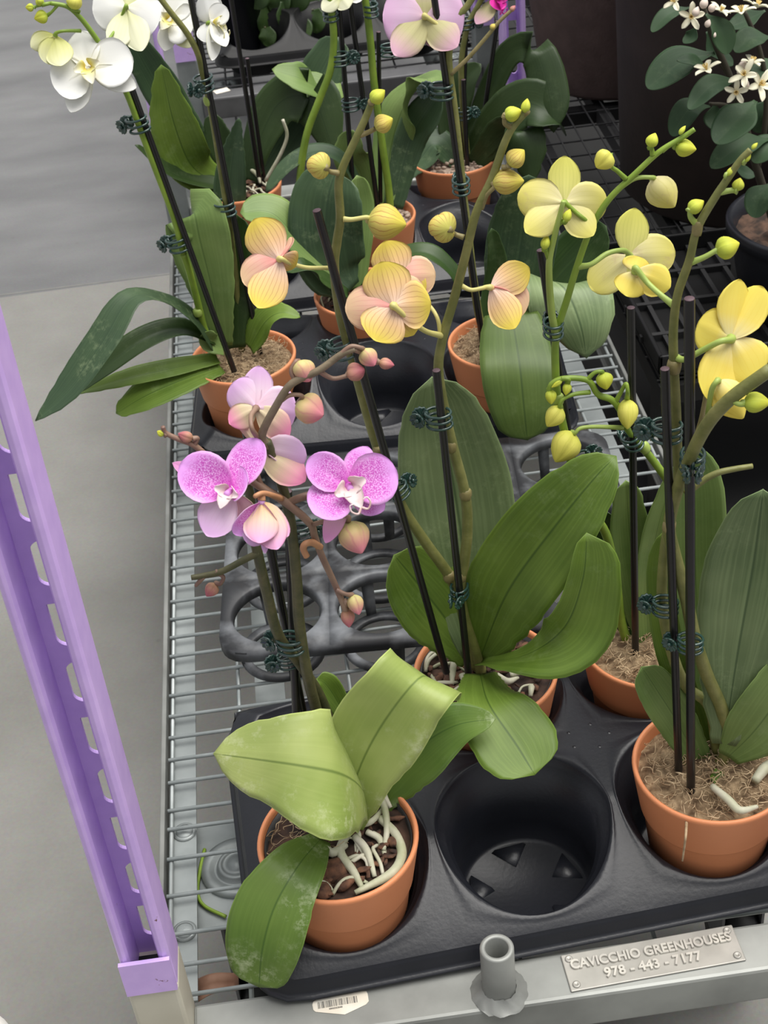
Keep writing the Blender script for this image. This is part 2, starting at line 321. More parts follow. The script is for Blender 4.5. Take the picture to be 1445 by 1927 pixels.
M['rail']=simple('weathered_rail',(.24,.245,.235),.5,.3,col2=(.15,.155,.145),scale=20,detail=6)
M['galv_plate']=simple('stamped_zinc_plate',(.42,.405,.37),.45,.4,col2=(.33,.32,.29),scale=40,detail=6)
M['letter']=simple('raised_zinc_letter',(.58,.56,.50),.4,.3,col2=(.46,.44,.40),scale=60)  # lighter than the plate; the relief's highlight is put into the letter colour
M['sticker']=simple('white_vinyl_sticker',(.74,.71,.63),.45,0,col2=(.68,.62,.52),scale=60)
M['ink']=simple('black_ink',(.10,.095,.09),.6)
def slotted_channel(b,x0,x1,y0,y1,z0,z1,t=.003,zs=.119):
    """upright U-channel open to the front (-Y): web at the back with a ladder of slots, two flanges with rolled edges"""
    w=x1-x0
    # flanges, rounded front edge
    for xa,xb in ((x0,x0+.0075),(x1-.0085,x1)):
        pr=[(xa,y1),(xa,y0+.004),(xa+.0015,y0+.001),(xa+.004,y0),(xb-.004,y0),(xb-.0015,y0+.001),(xb,y0+.004),(xb,y1)]
        vs=[V((p[0],p[1],z)) for z in (z0,z1) for p in pr]; n=len(pr)
        b.add(vs,[(i,(i+1)%n,n+(i+1)%n,n+i) for i in range(n)]+[tuple(range(n))[::-1],tuple(range(n,2*n))])
    xi,xj=x0+.0075,x1-.0085; yb=y1-t
    # solid half of the web with a crease, then the slotted half
    xm=xi+.0075
    b.box(xi,xm,yb,y1,z0,z1)
    z=z0; k=0; zc=zs
    sx0,sx1=xm,xj
    while zc<z1-.05:
        b.box(sx0,sx1,yb,y1,z,zc)                      # bridge below the slot
        h=.0345; r=.0075
        # slot with rounded corners at the bottom, and at the top of every second one
        def corner(cx,cz,ax,az):
            pts=[(cx,cz)]
            for q in range(7):
                a=math.pi/2*q/6; pts.append((cx+ax*r*(1-math.sin(a)),cz+az*r*(1-math.cos(a))))
            vs=[V((p[0],y,p[1])) for y in (yb,y1) for p in pts]; n=len(pts)
            b.add(vs,[tuple(range(n)),tuple(range(n,2*n))[::-1]]+[(i,(i+1)%n,n+(i+1)%n,n+i) for i in range(n)])
        corner(sx0,zc,1,1); corner(sx1,zc,-1,1)
        if k%2: corner(sx0,zc+h,1,-1); corner(sx1,zc+h,-1,-1)
        z=zc+h; zc+=.048; k+=1
    b.box(sx0,sx1,yb,y1,z,z1)

def text_mesh(body,size,extrude,spacing=1.0):
    c=bpy.data.curves.new('lettering','FONT'); c.body=body; c.size=size; c.extrude=extrude; c.align_x='CENTER'; c.align_y='CENTER'; c.space_character=spacing
    c.offset=size*.022; c.bevel_depth=size*.02; c.bevel_resolution=0
    o=bpy.data.objects.new('lettering',c); COL.objects.link(o); dg=bpy.context.evaluated_depsgraph_get(); dg.update()
    me=bpy.data.meshes.new_from_object(o.evaluated_get(dg)); vs=[v.co.copy() for v in me.vertices]; fs=[tuple(p.vertices) for p in me.polygons]
    bpy.data.objects.remove(o); bpy.data.curves.remove(c); return vs,fs

def make_cart(loc,label,length,near=True,width=.565):
    X0,X1=-.1775,-.1775+width; Y0,Y1=.668,.668+length
    t=thing('plant_cart',label,'cart',V((.1,.6,FZ))+loc,'wire deck plant carts' )
    def P(b): b.v=[v+loc for v in b.v]; return b
    # deck of welded wires
    b=MB()
    ys=[.70,.729,.76,.80,.840,.874,.896]+[.930+.0289*i for i in range(int((Y1-.94)/.0289)+1)]
    for y in ys: b.tube([V((X0-.003,y,.0)),V((X1+.003,y,.0))],.0019,6)
    for x in [X0,-.112,-.002,.105,.215,.325,X1]: b.tube([V((x,.668,-.0036)),V((x,Y1,-.0036))],.0021,6)
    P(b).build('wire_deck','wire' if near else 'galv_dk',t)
    for nm,xs in (('deck_support_strip',(X0-.001,X0+.0215)),('deck_support_strip',(-.098,-.068)),('deck_support_strip',(X1-.055,X1-.028))):
        b=MB(); z=-.009 if xs[0]<-.15 else -.03
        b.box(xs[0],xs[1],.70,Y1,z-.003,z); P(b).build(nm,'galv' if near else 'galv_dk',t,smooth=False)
    for sgn,x in ((-1,X0-.0075),(1,X1+.0075)):
        b=MB(); b.box(x-.0024,x+.0024,.70,Y1,-.04,.003); b.box(min(x,x-sgn*.0075),max(x,x-sgn*.0075),.70,Y1,-.04,-.036)
        P(b).build('side_rail','rail',t,smooth=False,bevel=.0012)
    for y0,y1,z in ((.627,.669,.030),(Y1-.002,Y1+.04,.030)):
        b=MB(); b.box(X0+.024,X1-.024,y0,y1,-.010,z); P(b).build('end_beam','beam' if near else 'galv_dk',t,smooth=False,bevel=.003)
    for x in (X0-.0125,X1-.0365):
        for y in (.636,Y1+.0):
            b=MB(); b.box(x,x+.037,y+.0005,y+.04,FZ+.13,.1005); P(b).build('post_socket','cream' if near and y<1 else 'galv',t,smooth=False,bevel=.003)
            b=MB(); slotted_channel(b,x+.0005,x+.0365,y+.002,y+.038,.0995,1.55); b.box(x+.0003,x+.0367,y-.0018,y+.0015,.1006,.136)
            b.box(x+.003,x+.034,y+.001,y+.031,.0995,.1015,1)  # black plate paints the dark of the hollow at the post's foot
            po=P(b).build('upright_post',['purple','black'],t,smooth=False,label='lilac purple painted slotted channel post')
    # castors below
    for x in (X0+.055,X1-.055):
        for y in (.845,Y1-.12):
            b=MB(); b.box(x-.05,x+.052,y-.06,y+.055,-.036,-.031); 
            pl=P(b).build('castor_plate','galv',t,smooth=False,bevel=.001)
            b=MB()
            v,f=lathe([(.033,-.031),(.033,-.0275),(.029,-.0255),(.024,-.026),(.021,-.029),(.018,-.029),(.0175,-.0235),(.014,-.022),(.0135,-.0235),(.009,-.0235),(.0085,-.022),(0,-.0215)],40,V((x,y,0))); b.add(v,f)
            P(b).build('swivel_ring','galv',pl)
            b=MB(); v,f=lathe([(.0,FZ+.003),(.03,FZ+.003),(.045,FZ+.02)],8)
            b.add(*[(lambda g:g)(q) for q in lathe([(0.001,-.016),(.044,-.016),(.05,-.011),(.05,.011),(.044,.016),(.001,.016)],28)])
            b.v=[V((x+p.z,y-.02+p.x,FZ+.052+p.y)) for p in b.v]
            P(b).build('castor_wheel','black',pl)
            b=MB(); b.box(x-.02,x-.0175,y-.045,y+.02,FZ+.05,-.036); b.box(x+.0175,x+.02,y-.045,y+.02,FZ+.05,-.036)
            P(b).build('castor_fork','galv_dk',pl,smooth=False)
    for y in (.768,.876):
        b=MB(); v,f=sphere(V((X0+.011,y,-.009)),.0088,16,8,(1,1,.45)); b.add(v,f); v,f=lathe([(.0105,-.009),(.0105,-.0075),(.008,-.007)],20,V((X0+.011,y,0))); b.add(v,f)
        P(b).build('rivet','galv',t)
    if near:
        # tube socket welded on the end beam
        b=MB(); c=V((.0805,.6425,0)); prof=[(.0085,.031),(.0085,.083),(.0092,.0842),(.0118,.0842),(.0128,.083),(.0128,.04),(.0135,.036)]
        v,f=lathe(prof,36,c); b.add(v,f)
        rr=random.Random(3); v,f=lathe([(.0135,.0375),(.0165,.034),(.0215,.0305),(.0225,.0295)],36,c)
        v=[V((p.x+rr.uniform(-.001,.001),p.y+rr.uniform(-.001,.001),p.z+rr.uniform(-.0008,.0008))) for p in v]; b.add(v,f)
        b.build('tube_socket','beam',t)
        # embossed name plate with four rivets
        pc=V((.2015,.6505,.0302)); ang=math.radians(2.2); R3=Matrix.Rotation(ang,3,'Z'); hw,hh=.0685,.0165
        b=MB(); 
        b.box(-hw,hw,-hh,hh,0,.0016); b.v=[pc+R3@v for v in b.v]
        plate=b.build('name_plate','galv_plate',t,smooth=False,bevel=.0012,label='embossed metal name plate')
        v,f=text_mesh('CAVICCHIO GREENHOUSES',.0112,.0012,1.02); v2,f2=text_mesh('978 - 443 - 7177',.0112,.0012,1.05)
        b=MB(); b.add([pc+R3@V((p.x*.89,p.y+.0052,p.z+.002)) for p in v],f); b.add([pc+R3@V((p.x*.95-.002,p.y-.0068,p.z+.002)) for p in v2],f2)
        b.build('embossed_lettering','letter',plate,smooth=False)
        for sx in (-1,1):
            for sy in (-1,1):
                c=pc+R3@V((sx*(hw-.0055),sy*(hh-.005),0)); b=MB(); v,f=lathe([(.0032,.0016),(.0030,.0026),(.002,.003),(.0012,.0024),(0,.0022)],16,c); b.add(v,f); b.build('plate_rivet','galv_plate',plate)
        # barcode sticker, its lower edge cut to a point
        lc=V((-.0405,.6505,.0303)); R3=Matrix.Rotation(math.radians(1.5),3,'Z')
        out=[(-.0215,.0035),(-.0205,.0062),(-.018,.0072),(.0175,.0082),(.0208,.0075),(.0215,.005),(.0215,-.0015),(.019,-.004),(.002,-.0095),(-.0195,-.003),(-.0212,-.001)]
        b=MB(); n=len(out); b.add([lc+R3@V((x,y,z)) for z in (0,.0003) for x,y in out],[tuple(range(n,2*n)),tuple(range(n))[::-1]]+[(i,(i+1)%n,n+(i+1)%n,n+i) for i in range(n)])
        st=b.build('barcode_sticker','sticker',t,smooth=False,label='white barcode sticker')
        b=MB(); rr=random.Random(8); x=-.0175
        while x<.0135:
            w=rr.choice((.0003,.0005,.0008)); b.box(x,x+w,-.0009,.0049,.00032,.0004); x+=w+rr.choice((.0003,.0004,.0007))
        b.v=[lc+R3@v for v in b.v]; v,f=text_mesh('0002222040',.0019,.00003,1.1); b.add([lc+R3@V((p.x-.004,p.y-.0026,p.z+.0004)) for p in v],f)
        b.build('barcode','ink',st,smooth=False)
    else:
        c=Zp(417,171,.0305); R3=Matrix.Rotation(.35,3,'Z'); b=MB(); b.box(-.014,.014,-.010,.010,0,.0004); b.v=[c+R3@v for v in b.v]; b.build('paper_label','sticker',t,smooth=False,label='white paper label')
    return t
make_cart(V((0,0,0)),'galvanised wire deck plant cart with lilac posts and embossed plate, nearest the viewer',1.44)
make_cart(V((.025,1.93,0)),'galvanised wire deck cart behind the nearest cart, mostly hidden by orchids',1.35,False)

# ---------------------------------------------------------------- trays
def tray_surface(b,cols,rows,p,hfun,rcone,zfl,rim_steps,base_ops,mg=.007,rc=.03,seg=64,floor=True):
    W,H=cols*p/2,rows*p/2
    def rnd(u,v):
        qx,qy=abs(u)-(W-rc),abs(v)-(H-rc)
        if qx>0 and qy>0:
            L=math.hypot(qx,qy)
            if L>rc: qx*=rc/L; qy*=rc/L
            return math.copysign(W-rc+qx,u),math.copysign(H-rc+qy,v)
        return u,v
    for i in range(cols):
        for j in range(rows):
            cx,cy=(i-(cols-1)/2)*p,(j-(rows-1)/2)*p
            rings=[]
            inner=[]
            for k in range(seg):
                a=2*math.pi*k/seg; c,s=math.cos(a),math.sin(a); r=rcone(.09)
                for _ in range(5): r=rcone(hfun(cx+r*c,cy+r*s))
                inner.append((r,c,s))
            fr=[0,.12,.3,.55,.8,1]
            for q in fr:
                ring=[]
                for r,c,s in inner:
                    L=(p/2)/max(abs(c),abs(s)); R=r+(L-r)*q
                    if L<r: R=r+(L-r)*q
                    u,v=cx+R*c,cy+R*s
                    if q==1: u,v=rnd(u,v)
                    ring.append(V((u,v,hfun(u,v)+(.0012 if q==.12 else 0))))
                rings.append(ring)
            # pocket wall downwards
            down=[]
            top=[hfun(cx+r*c,cy+r*s) for r,c,s in inner]
            for st in rim_steps:
                ring=[]
                for (r,c,s),zt in zip(inner,top):
                    if st[0]=='rel': z=zt-st[1]; rr=rcone(z)-st[2]
                    else:
                        z=min(zt-.004,st[1]); rr=rcone(z)-st[2]
                    ring.append(V((cx+rr*c,cy+rr*s,z)))
                down.append(ring)
            allr=rings[::-1]+down
            vs=[v for r in allr for v in r]; n=seg
            fs=[(a*n+k,(a+1)*n+k,(a+1)*n+(k+1)%n,a*n+(k+1)%n) for a in range(len(allr)-1) for k in range(n)]
            if floor: fs.append(tuple((len(allr)-1)*n+k for k in range(n))[::-1])
            b.add(vs,[f[::-1] for f in fs])
            if base_ops: base_ops(b,cx,cy)
    # skirt and lip round the outside
    bd=[]
    m=24
    for k in range(4):
        for q in range(m):
            t=-1+2*q/m
            u,v=[(W*t,-H),(W,H*t),(-W*t,H),(-W,-H*t)][k]; bd.append(rnd(u,v))
    rings=[]
    for o,z in ((0,None),(.0012,.0505),(.0026,.0485),(.0036,.040),(.0055,.0372),(.0075,.0372),(.0078,.0355)):
        ring=[]
        for u,v in bd:
            qx,qy=max(0,abs(u)-(W-rc)),max(0,abs(v)-(H-rc)); L=math.hypot(qx,qy) or 1
            nx,ny=math.copysign(qx/L,u),math.copysign(qy/L,v)
            ring.append(V((u+nx*o,v+ny*o,hfun(u,v) if z is None else z)))
        rings.append(ring)
    n=len(bd); b.add([v for r in rings for v in r],[(a*n+k,a*n+(k+1)%n,(a+1)*n+(k+1)%n,(a+1)*n+k) for a in range(len(rings)-1) for k in range(n)])
def pot_tray(label,cx,cy,rot,cols=3,rows=2,p=.149,mat='tray',group='black moulded pot trays'):
    W,H=cols*p/2,rows*p/2
    def hf(u,v):
        d=min(H-abs(v),(W-abs(u))*1.0)
        bump=0
        return .053+.042*min(1,max(0,d)/.078)**.9
    rc_=lambda z:.0545+.0165*(z-.006)/.089
    def ops(b,x,y):
        for a in (.35,1.65,2.9,4.2,5.4):
            pts=[(.049,-.32),(.049,.32),(.026,0)]
            vs=[]
            for z,k in ((.0062,1),(.0105,.84)):
                for r,da in pts:
                    rr=.039+(r-.039)*k; vs.append(V((x+rr*math.cos(a+da*k),y+rr*math.sin(a+da*k),z)))
            b.add(vs,[(3,4,5),(0,1,4,3),(1,2,5,4),(2,0,3,5)])
    b=MB()
    tray_surface(b,cols,rows,p,hf,rc_,.006,[('rel',.0012,.0012),('rel',.008,.0016),('rel',.0092,.0052),('rel',.018,.0056),('rel',.0192,.0082),('abs',.03,.0035),('abs',.009,.001),('abs',.006,.004)],ops)
    R3=Matrix.Rotation(rot,3,'Z'); o=V((cx,cy,.0))
    b.v=[o+R3@v for v in b.v]
    t=thing('plant_tray',label,'tray',V((cx,cy,0)),group)
    b.build('tray_body',mat,t)
    # little bumps moulded between the pockets
    for i in range(cols-1):
        for k in range(5):
            a=k*1.26; b=MB(); c=o+R3@V(((i-(cols-2)/2)*p+.018*math.cos(a),.014*math.sin(a),.0935)); v,f=sphere(c,.003,10,6,(1,1,.6)); b.add(v,f)
            b.build('stacking_bump',mat,t)
    return t
r1=math.radians(3.6)
def cell(cx,cy,rot,i,j,p=.149,cols=3,rows=2):
    u,v=(i-(cols-1)/2)*p,(j-(rows-1)/2)*p; return cx+u*math.cos(rot)-v*math.sin(rot),cy+u*math.sin(rot)+v*math.cos(rot)
T1=(.1165,.8225,r1); pot_tray('front black moulded tray holding the four nearest terracotta pots and one empty pocket',*T1)
T2=(.084,1.521,math.radians(-4)); pot_tray('middle black moulded tray behind the dusty open tray, holding the white orchid pot',*T2)
T3=(.098,1.876,0); pot_tray('rear black moulded tray at the far end of the nearest cart',*T3)

def open_tray(label,cx,cy,rot,cols=4,rows=3,p=.1035):
    t=thing('carry_tray',label,'tray',V((cx,cy,0)),'open ring carry trays')
    W,H=cols*p/2+.004,rows*p/2+.004; zt=.062; b=MB()
    R3=Matrix.Rotation(rot,3,'Z'); o=V((cx,cy,0)); seg=48; rh=.0445
    def rnd(u,v,rc=.028):
        qx,qy=abs(u)-(W-rc),abs(v)-(H-rc)
        if qx>0 and qy>0:
            L=math.hypot(qx,qy)
            if L>rc: qx*=rc/L; qy*=rc/L
            return math.copysign(W-rc+qx,u),math.copysign(H-rc+qy,v)
        return u,v
    for i in range(cols):
        for j in range(rows):
            x,y=(i-(cols-1)/2)*p,(j-(rows-1)/2)*p; ri=[];ro=[];rl=[];rm=[]
            for k in range(seg):
                a=2*math.pi*k/seg; c,s=math.cos(a),math.sin(a); L=(p/2+.004*0)/max(abs(c),abs(s))
                ex=.004 if (i in(0,cols-1)) else 0
                u,v=x+L*c,y+L*s
                if abs(abs(u)-(W-.004))<1e-6: u=math.copysign(W,u)
                if abs(abs(v)-(H-.004))<1e-6: v=math.copysign(H,v)
                ro.append(V((*rnd(u,v),zt))); rm.append(V((x+(rh+.002)*c,y+(rh+.002)*s,zt+.0005))); ri.append(V((x+rh*c,y+rh*s,zt-.001))); rl.append(V((x+(rh-.001)*c,y+(rh-.001)*s,zt-.011)))
            vs=[v for r in (ro,rm,ri,rl) for v in r]; n=seg
            b.add(vs,[(a*n+k,a*n+(k+1)%n,(a+1)*n+(k+1)%n,(a+1)*n+k) for a in range(3) for k in range(n)])
    bd=[];m=30
    for k in range(4):
        for q in range(m):
            tt=-1+2*q/m; u,v=[(W*tt,-H),(W,H*tt),(-W*tt,H),(-W,-H*tt)][k]; bd.append(rnd(u,v))
    n=len(bd); b.add([V((u,v,z)) for z in (zt,zt-.013) for u,v in bd],[(k,k+n,(k+1)%n+n,(k+1)%n) for k in range(n)])
    b.v=[o+R3@v for v in b.v]; b.build('top_frame','tray_dusty',t,solid=.0025)
    for i in range(cols):
        for j in range(rows):
            x,y=(i-(cols-1)/2)*p,(j-(rows-1)/2)*p; b=MB(); c=V((x,y,0))
            v,f=lathe([(.043,.007),(.043,.012),(.036,.0125),(.034,.0115),(.034,.007),(.043,.007)],40,c); b.add(v,f)
            for a in (.3,1.87,3.44,5.01):
                for da in (0,):
                    d=V((math.cos(a),math.sin(a),0)); e=V((-d.y,d.x,0))
                    vs=[c+d*r+e*s*w+V((0,0,z)) for z,r,w in ((.009,.0405,.005),(zt-.006,.0455,.0065)) for r in (r,r+.003) for s in (-1,1)]
                    b.add(vs,[(0,1,5,4),(2,6,7,3),(0,4,6,2),(1,3,7,5)])
            b.v=[o+R3@v for v in b.v]; b.build('cup_ring','tray_dusty',t)
    return t
open_tray('dusty black open tray of round holes, empty, between the front and middle trays',.098,1.172,math.radians(-3.8))

# debris under and on the deck
b=MB(); pts=[Zp(385,1598,-.029),Zp(376,1640,-.0275),Zp(372,1680,-.0275),Zp(385,1705,-.028),Zp(425,1725,-.0275)]
b.tube(pts,.0017,6); b.build('green_twig','stem_green',None,label='thin green curved twig lying on the castor plate under the wire deck',cat='twig')
def dry_leaf():
    b=MB(); P=[Zp(357,1795,-.02),Zp(362,1848,-.016),Zp(440,1780,-.016),Zp(436,1822,-.02)]
    vs=[];fs=[]
    for i in range(9):
        for j in range(7):
            u,v=i/8,j/6; p=(P[0]*(1-u)+P[2]*u)*(1-v)+(P[1]*(1-u)+P[3]*u)*v; p=p+V((0,0,.010*abs(math.sin(v*5))-.002+.004*math.sin(u*4)-.035)); vs.append(p)
    for i in range(8):
        for j in range(6): fs.append((i*7+j,i*7+j+1,(i+1)*7+j+1,(i+1)*7+j))
    b.add(vs,fs); b.build('fallen_leaf',simple('dry_brown_leaf',(.36,.21,.14),.7,col2=(.22,.11,.07),scale=40),None,label='dry brown folded leaf caught under the wire deck beside the cream post socket',cat='leaf',solid=.0008)
dry_leaf()
# white shoe toe at the lower left corner
def shoe():
    o=Zp(-46,2048,FZ); t=thing('shoe','white rounded shoe tip on the concrete floor at the lower left corner','shoe',V((o.x,o.y,FZ)))
    R3=Matrix.Rotation(-.5,3,'Z')
    for nm,prof,m in (('upper',[(.0,.028),(.048,.028),(.052,.04),(.05,.055),(.042,.068),(.028,.077),(.0,.08)],'shoe_w'),('sole',[(0,.001),(.05,.001),(.054,.006),(.054,.024),(.05,.029),(0,.029)],'shoe_s')):
        b=MB(); vs=[];fs=[];sg=36
        for r,z in prof:
            for k in range(sg):
                a=2*math.pi*k/sg; x=r*math.cos(a); y=r*math.sin(a)
                if y<0: y=y*4.2; x*=1+.08*y
                vs.append(o+R3@V((x,y,z-.0)))
        for i in range(len(prof)-1):
            for k in range(sg): fs.append((i*sg+k,i*sg+(k+1)%sg,(i+1)*sg+(k+1)%sg,(i+1)*sg+k))
        for v in vs: v.z+=0
        b.add(vs,fs); b.build(nm,m,t)
M['shoe_w']=simple('white_shoe_fabric',(.80,.78,.74),.6); M['shoe_s']=simple('white_rubber_sole',(.75,.73,.68),.5)
shoe()
# ================================================================ orchid building kit
def medium(t,c,r,kind):
    """what fills the pot: moss with loose fibres, bark, or pale pebbles (nobody could count the bits)"""
    b=MB(); rr=random.Random(int(abs(c.x*1000)+c.y*777)); zt=c.z-.014
    prof=16; sg=40; vs=[];fs=[]
    for i in range(prof+1):
        for k in range(sg):
            q=i/prof; a=2*math.pi*k/sg; x,y=q*r*math.cos(a),q*r*math.sin(a)
            h=.006*(1-q*q)+.0035*noise.noise(V((x*60,y*60,c.x*50)))+.002*noise.noise(V((x*180,y*180,c.y*50)))
            vs.append(c+V((x,y,-.014+h)))
    for i in range(prof):
        for k in range(sg): fs.append((i*sg+k,i*sg+(k+1)%sg,(i+1)*sg+(k+1)%sg,(i+1)*sg+k))
    b.add(vs,fs)
    nf={'moss':420,'bark':14,'pebbles':0,'mix':260}[kind]
    for _ in range(nf):
        q=math.sqrt(rr.random())*.93; a=rr.random()*6.283
        if kind=='mix' and math.cos(a)*.9-math.sin(a)*.3>-.15: continue
        p=c+V((q*r*math.cos(a),q*r*math.sin(a),-.009+.006*(1-q*q))); pts=[p]; d=rr.random()*6.283
        for s in range(3):
            d+=rr.uniform(-1.5,1.5); L=rr.uniform(.0025,.006); np_=pts[-1]+V((L*math.cos(d),L*math.sin(d),rr.uniform(-.002,.003)))
            dd=V((np_.x-c.x,np_.y-c.y,0))
            if dd.length>r*.96: np_-=dd.normalized()*(dd.length-r*.96)
            pts.append(np_)
        b.tube(pts,rr.uniform(.00022,.00055),3,1,n=2)
    if kind in('bark','mix'):
        for _ in range(95):
            q=math.sqrt(rr.random())*.86; a=rr.random()*6.283
            if kind=='mix' and math.cos(a)<-.55: continue
            R3=Matrix.Rotation(rr.random()*6.28,3,'Z')@Matrix.Rotation(rr.uniform(-.7,.7),3,'X'); s=rr.uniform(.003,.0075)
            v,f=sphere(V((0,0,0)),s,6,4,(1,.55,.28)); sm=[rr.uniform(.7,1.25) for _ in v]; v=[c+V((q*r*math.cos(a),q*r*math.sin(a),-.009+.004*(1-q*q)))+R3@(p*(1+.9*noise.noise(p*230+V((q*9,a,0))))) for p in v]; b.add(v,f,2)
        for _ in range(20):
            a=rr.random()*6.283; q=rr.uniform(.2,.85)
            if kind=='mix' and math.cos(a)<-.2: continue
            d=rr.random()*6.283; pts=[c+V((q*r*math.cos(a),q*r*math.sin(a),-.010))]
            for s in range(4):
                d+=rr.uniform(-.9,.9); p_=pts[-1]+V((.0075*math.cos(d),.0075*math.sin(d),(.004,.002,-.001,-.005)[s])); dd=V((p_.x-c.x,p_.y-c.y,0))
                if dd.length>r*.93: p_-=dd.normalized()*(dd.length-r*.93)
                pts.append(p_)
            b.tube(pts,rr.uniform(.0010,.0019),6,3,n=4)
    if kind=='pebbles':
        for _ in range(170):
            q=math.sqrt(rr.random())*.94; a=rr.random()*6.283; v,f=sphere(c+V((q*r*math.cos(a),q*r*math.sin(a),-.009+.005*(1-q*q))),rr.uniform(.002,.004),6,4,(1,.8,.7)); b.add(v,f,2)
    base={'moss':'moss','bark':'bark','mix':'bark','pebbles':'pebble'}[kind]
    b.build({'moss':'dry_moss','bark':'bark_mix','mix':'bark_mix','pebbles':'pebble_topping'}[kind],[base,'fibre','chip' if kind!='pebbles' else 'pebble','root'],t,kind='stuff')
    return c
PROF=[(.0,.001),(.040,.001),(.0435,.0),(.0445,.003),(.0525,.0645),(.0535,.0665),(.0548,.0672),(.0552,.0685),(.0618,.1085),(.0622,.111),(.0615,.1128),(.0602,.1132),(.0588,.1125),(.0580,.110),(.0545,.085),(.047,.03),(0,.03)]
pot_mesh=None
class Plant:
    def __init__(s,label,x,y,med='moss',zr=.13,tilt=None,sleeve=False,group='potted orchids on the plant cart'):
        global pot_mesh
        zb=zr-.113; s.base=V((x,y,zb)); s.y=y
        s.t=thing('potted_orchid',label,'orchid',s.base,group)
        if pot_mesh is None:
            v,f=lathe(PROF,64); o=mk('flower_pot',[p+s.base for p in v],f,['terra'],s.t); pot_mesh=o.data
        else:
            o=bpy.data.objects.new('flower_pot',pot_mesh); COL.objects.link(o); o.parent=s.t
        s.c=V((x,y,zr)); medium(s.t,s.c+V((0,0,.002)),.0575,med)
        if sleeve:
            v,f=lathe([(.0525,.072),(.0572,.108),(.0563,.1085),(.0515,.072)],48,s.base); mk('inner_liner',v,f,'sleeve',s.t)
    def P(s,px,py,dy=0): return Yp(px,py,s.y+dy)
    def pts(s,L,dy=0): return [s.P(p[0],p[1],(p[2] if len(p)>2 else 0)+dy) for p in L]
    # ---- parts
    def stake(s,a,b,dya=0,dyb=0,r=.0031):
        A,B=s.P(a[0],a[1],dya),s.P(b[0],b[1],dyb)
        m=MB(); m.tube([A,B],r,10,0,False,curve=False); d=(A-B).normalized()
        v,f,u=tube_geo([A-d*.0001,A+d*.0003],[r,r*.9],10,True,1,False); m.add(v,f,1)
        s.st=(A,B); return m.build('support_stake',['stake','stake_top'],s.t)
    def stem(s,L,r,mat='stem_olive',name='flower_stem',par=None,nodes=True,seg=8):
        P=s.pts(L); R=[r]*len(P) if not isinstance(r,(list,tuple)) else [r[0]+(r[1]-r[0])*i/(len(P)-1) for i in range(len(P))]
        m=MB(); m.tube(P,R,seg,n=7)
        o=m.build(name,mat,par or s.t); return o
    def node(s,px,py,dy,d,r,par,mat):
        """the dry sheath ring at a joint of a stem"""
        c=s.P(px,py,dy); ax=d.normalized(); m=MB(); m.tube([c-ax*.004,c-ax*.001,c+ax*.003,c+ax*.005],[r*.95,r*1.12,r*1.06,r*.8],8,n=3); return m.build('stem_node',mat,par)
    def leaf(s,L,W,mat='leaf_mid',nrm=(0,.25,1),base=.35,v0=.55,p=2.2,fold=14,curl=0,thick=.0016,tipf=0,name='leaf',asym=(1,1),n=6,side=None):
        """L midline [(px,py,dy)], W half-width in photo px (number, or one per midline point), nrm camera-space normal (or one per point)"""
        mid=cr(s.pts(L),n); K=len(mid)
        # resample finer towards the tip
        acc=[0]
        for a,b_ in zip(mid,mid[1:]): acc.append(acc[-1]+(b_-a).length)
        T=acc[-1]; NS=30; st=[]
        raw=[q/(len(L)-1) for q in range(len(L))]
        for k in range(NS+1):
            q=k/NS; q=1-(1-q)**1.5 if isinstance(W,(int,float)) else q
            d=q*T; i=0
            while i<K-2 and acc[i+1]<d: i+=1
            f=(d-acc[i])/max(1e-9,acc[i+1]-acc[i]); st.append((q,mid[i].lerp(mid[i+1],f),(i+f)/(K-1)))
        vec=lambda z: V(z)
        nl=[V(z) for z in nrm] if isinstance(nrm[0],(tuple,list)) else None
        m=MB(); top=[];bot=[];UV=[]; C=12
        for k,(q,c,par) in enumerate(st):
            tg=(st[min(k+1,NS)][1]-st[max(k-1,0)][1]).normalized()
            if nl:
                z=par*(len(nl)-1); i=min(int(z),len(nl)-2); nn=nl[i].lerp(nl[i+1],z-i)
            else: nn=V(nrm)
            nw=cv(*nn); sd=tg.cross(nw)
            if side: sd=cv(*side); sd-=tg*sd.dot(tg)
            sd.normalize(); nw=sd.cross(tg).normalized()
            if isinstance(W,(int,float)):
                w=W*(base+(1-base)*sst(0,v0,q))
                if q>v0: w*=max(0,1-((q-v0)/(1-v0))**p)**(.5)
            else:
                z=par*(len(W)-1); i=min(int(z),len(W)-2); w=cr([float(x) for x in W],8)[int(min(round(z*8),8*(len(W)-1)))]
                if q>.9 and W[-1]>3: w*=math.sqrt(max(0,1-((q-.9)/.1)**2.2))
            w=max(w,.4)*pm(c)
            for jj in range(C+1):
                u=-1+2*jj/C; au=abs(u); ww=w*(asym[0] if u<0 else asym[1])
                h=math.tan(math.radians(fold))*ww*(math.sqrt(u*u+.006)-.077)+curl*ww*u*u*u*u + ww*.035*math.sin(q*11+u*2.1+c.x*90)*au*au
                pt=c+sd*(u*ww)+nw*h; top.append(pt); bot.append(pt-nw*thick*(1-.75*u**4)); UV.append((jj/C,q))
        n_=C+1; nv=len(top); fs=[]
        for k in range(NS):
            for jj in range(C):
                a=k*n_+jj; fs.append((a,a+1,a+n_+1,a+n_)); fs.append((nv+a,nv+a+n_,nv+a+n_+1,nv+a+1))
            for jj in (0,C):
                a=k*n_+jj; q=(a,a+n_,nv+a+n_,nv+a); fs.append(q if jj==0 else q[::-1])
        e=NS*n_; fs+= [(e+j,e+j+1,nv+e+j+1,nv+e+j) for j in range(C)]+[(j+1,j,nv+j,nv+j+1) for j in range(C)]
        m.add(top+bot,fs,0,UV+UV); return m.build(name,mat,s.t)
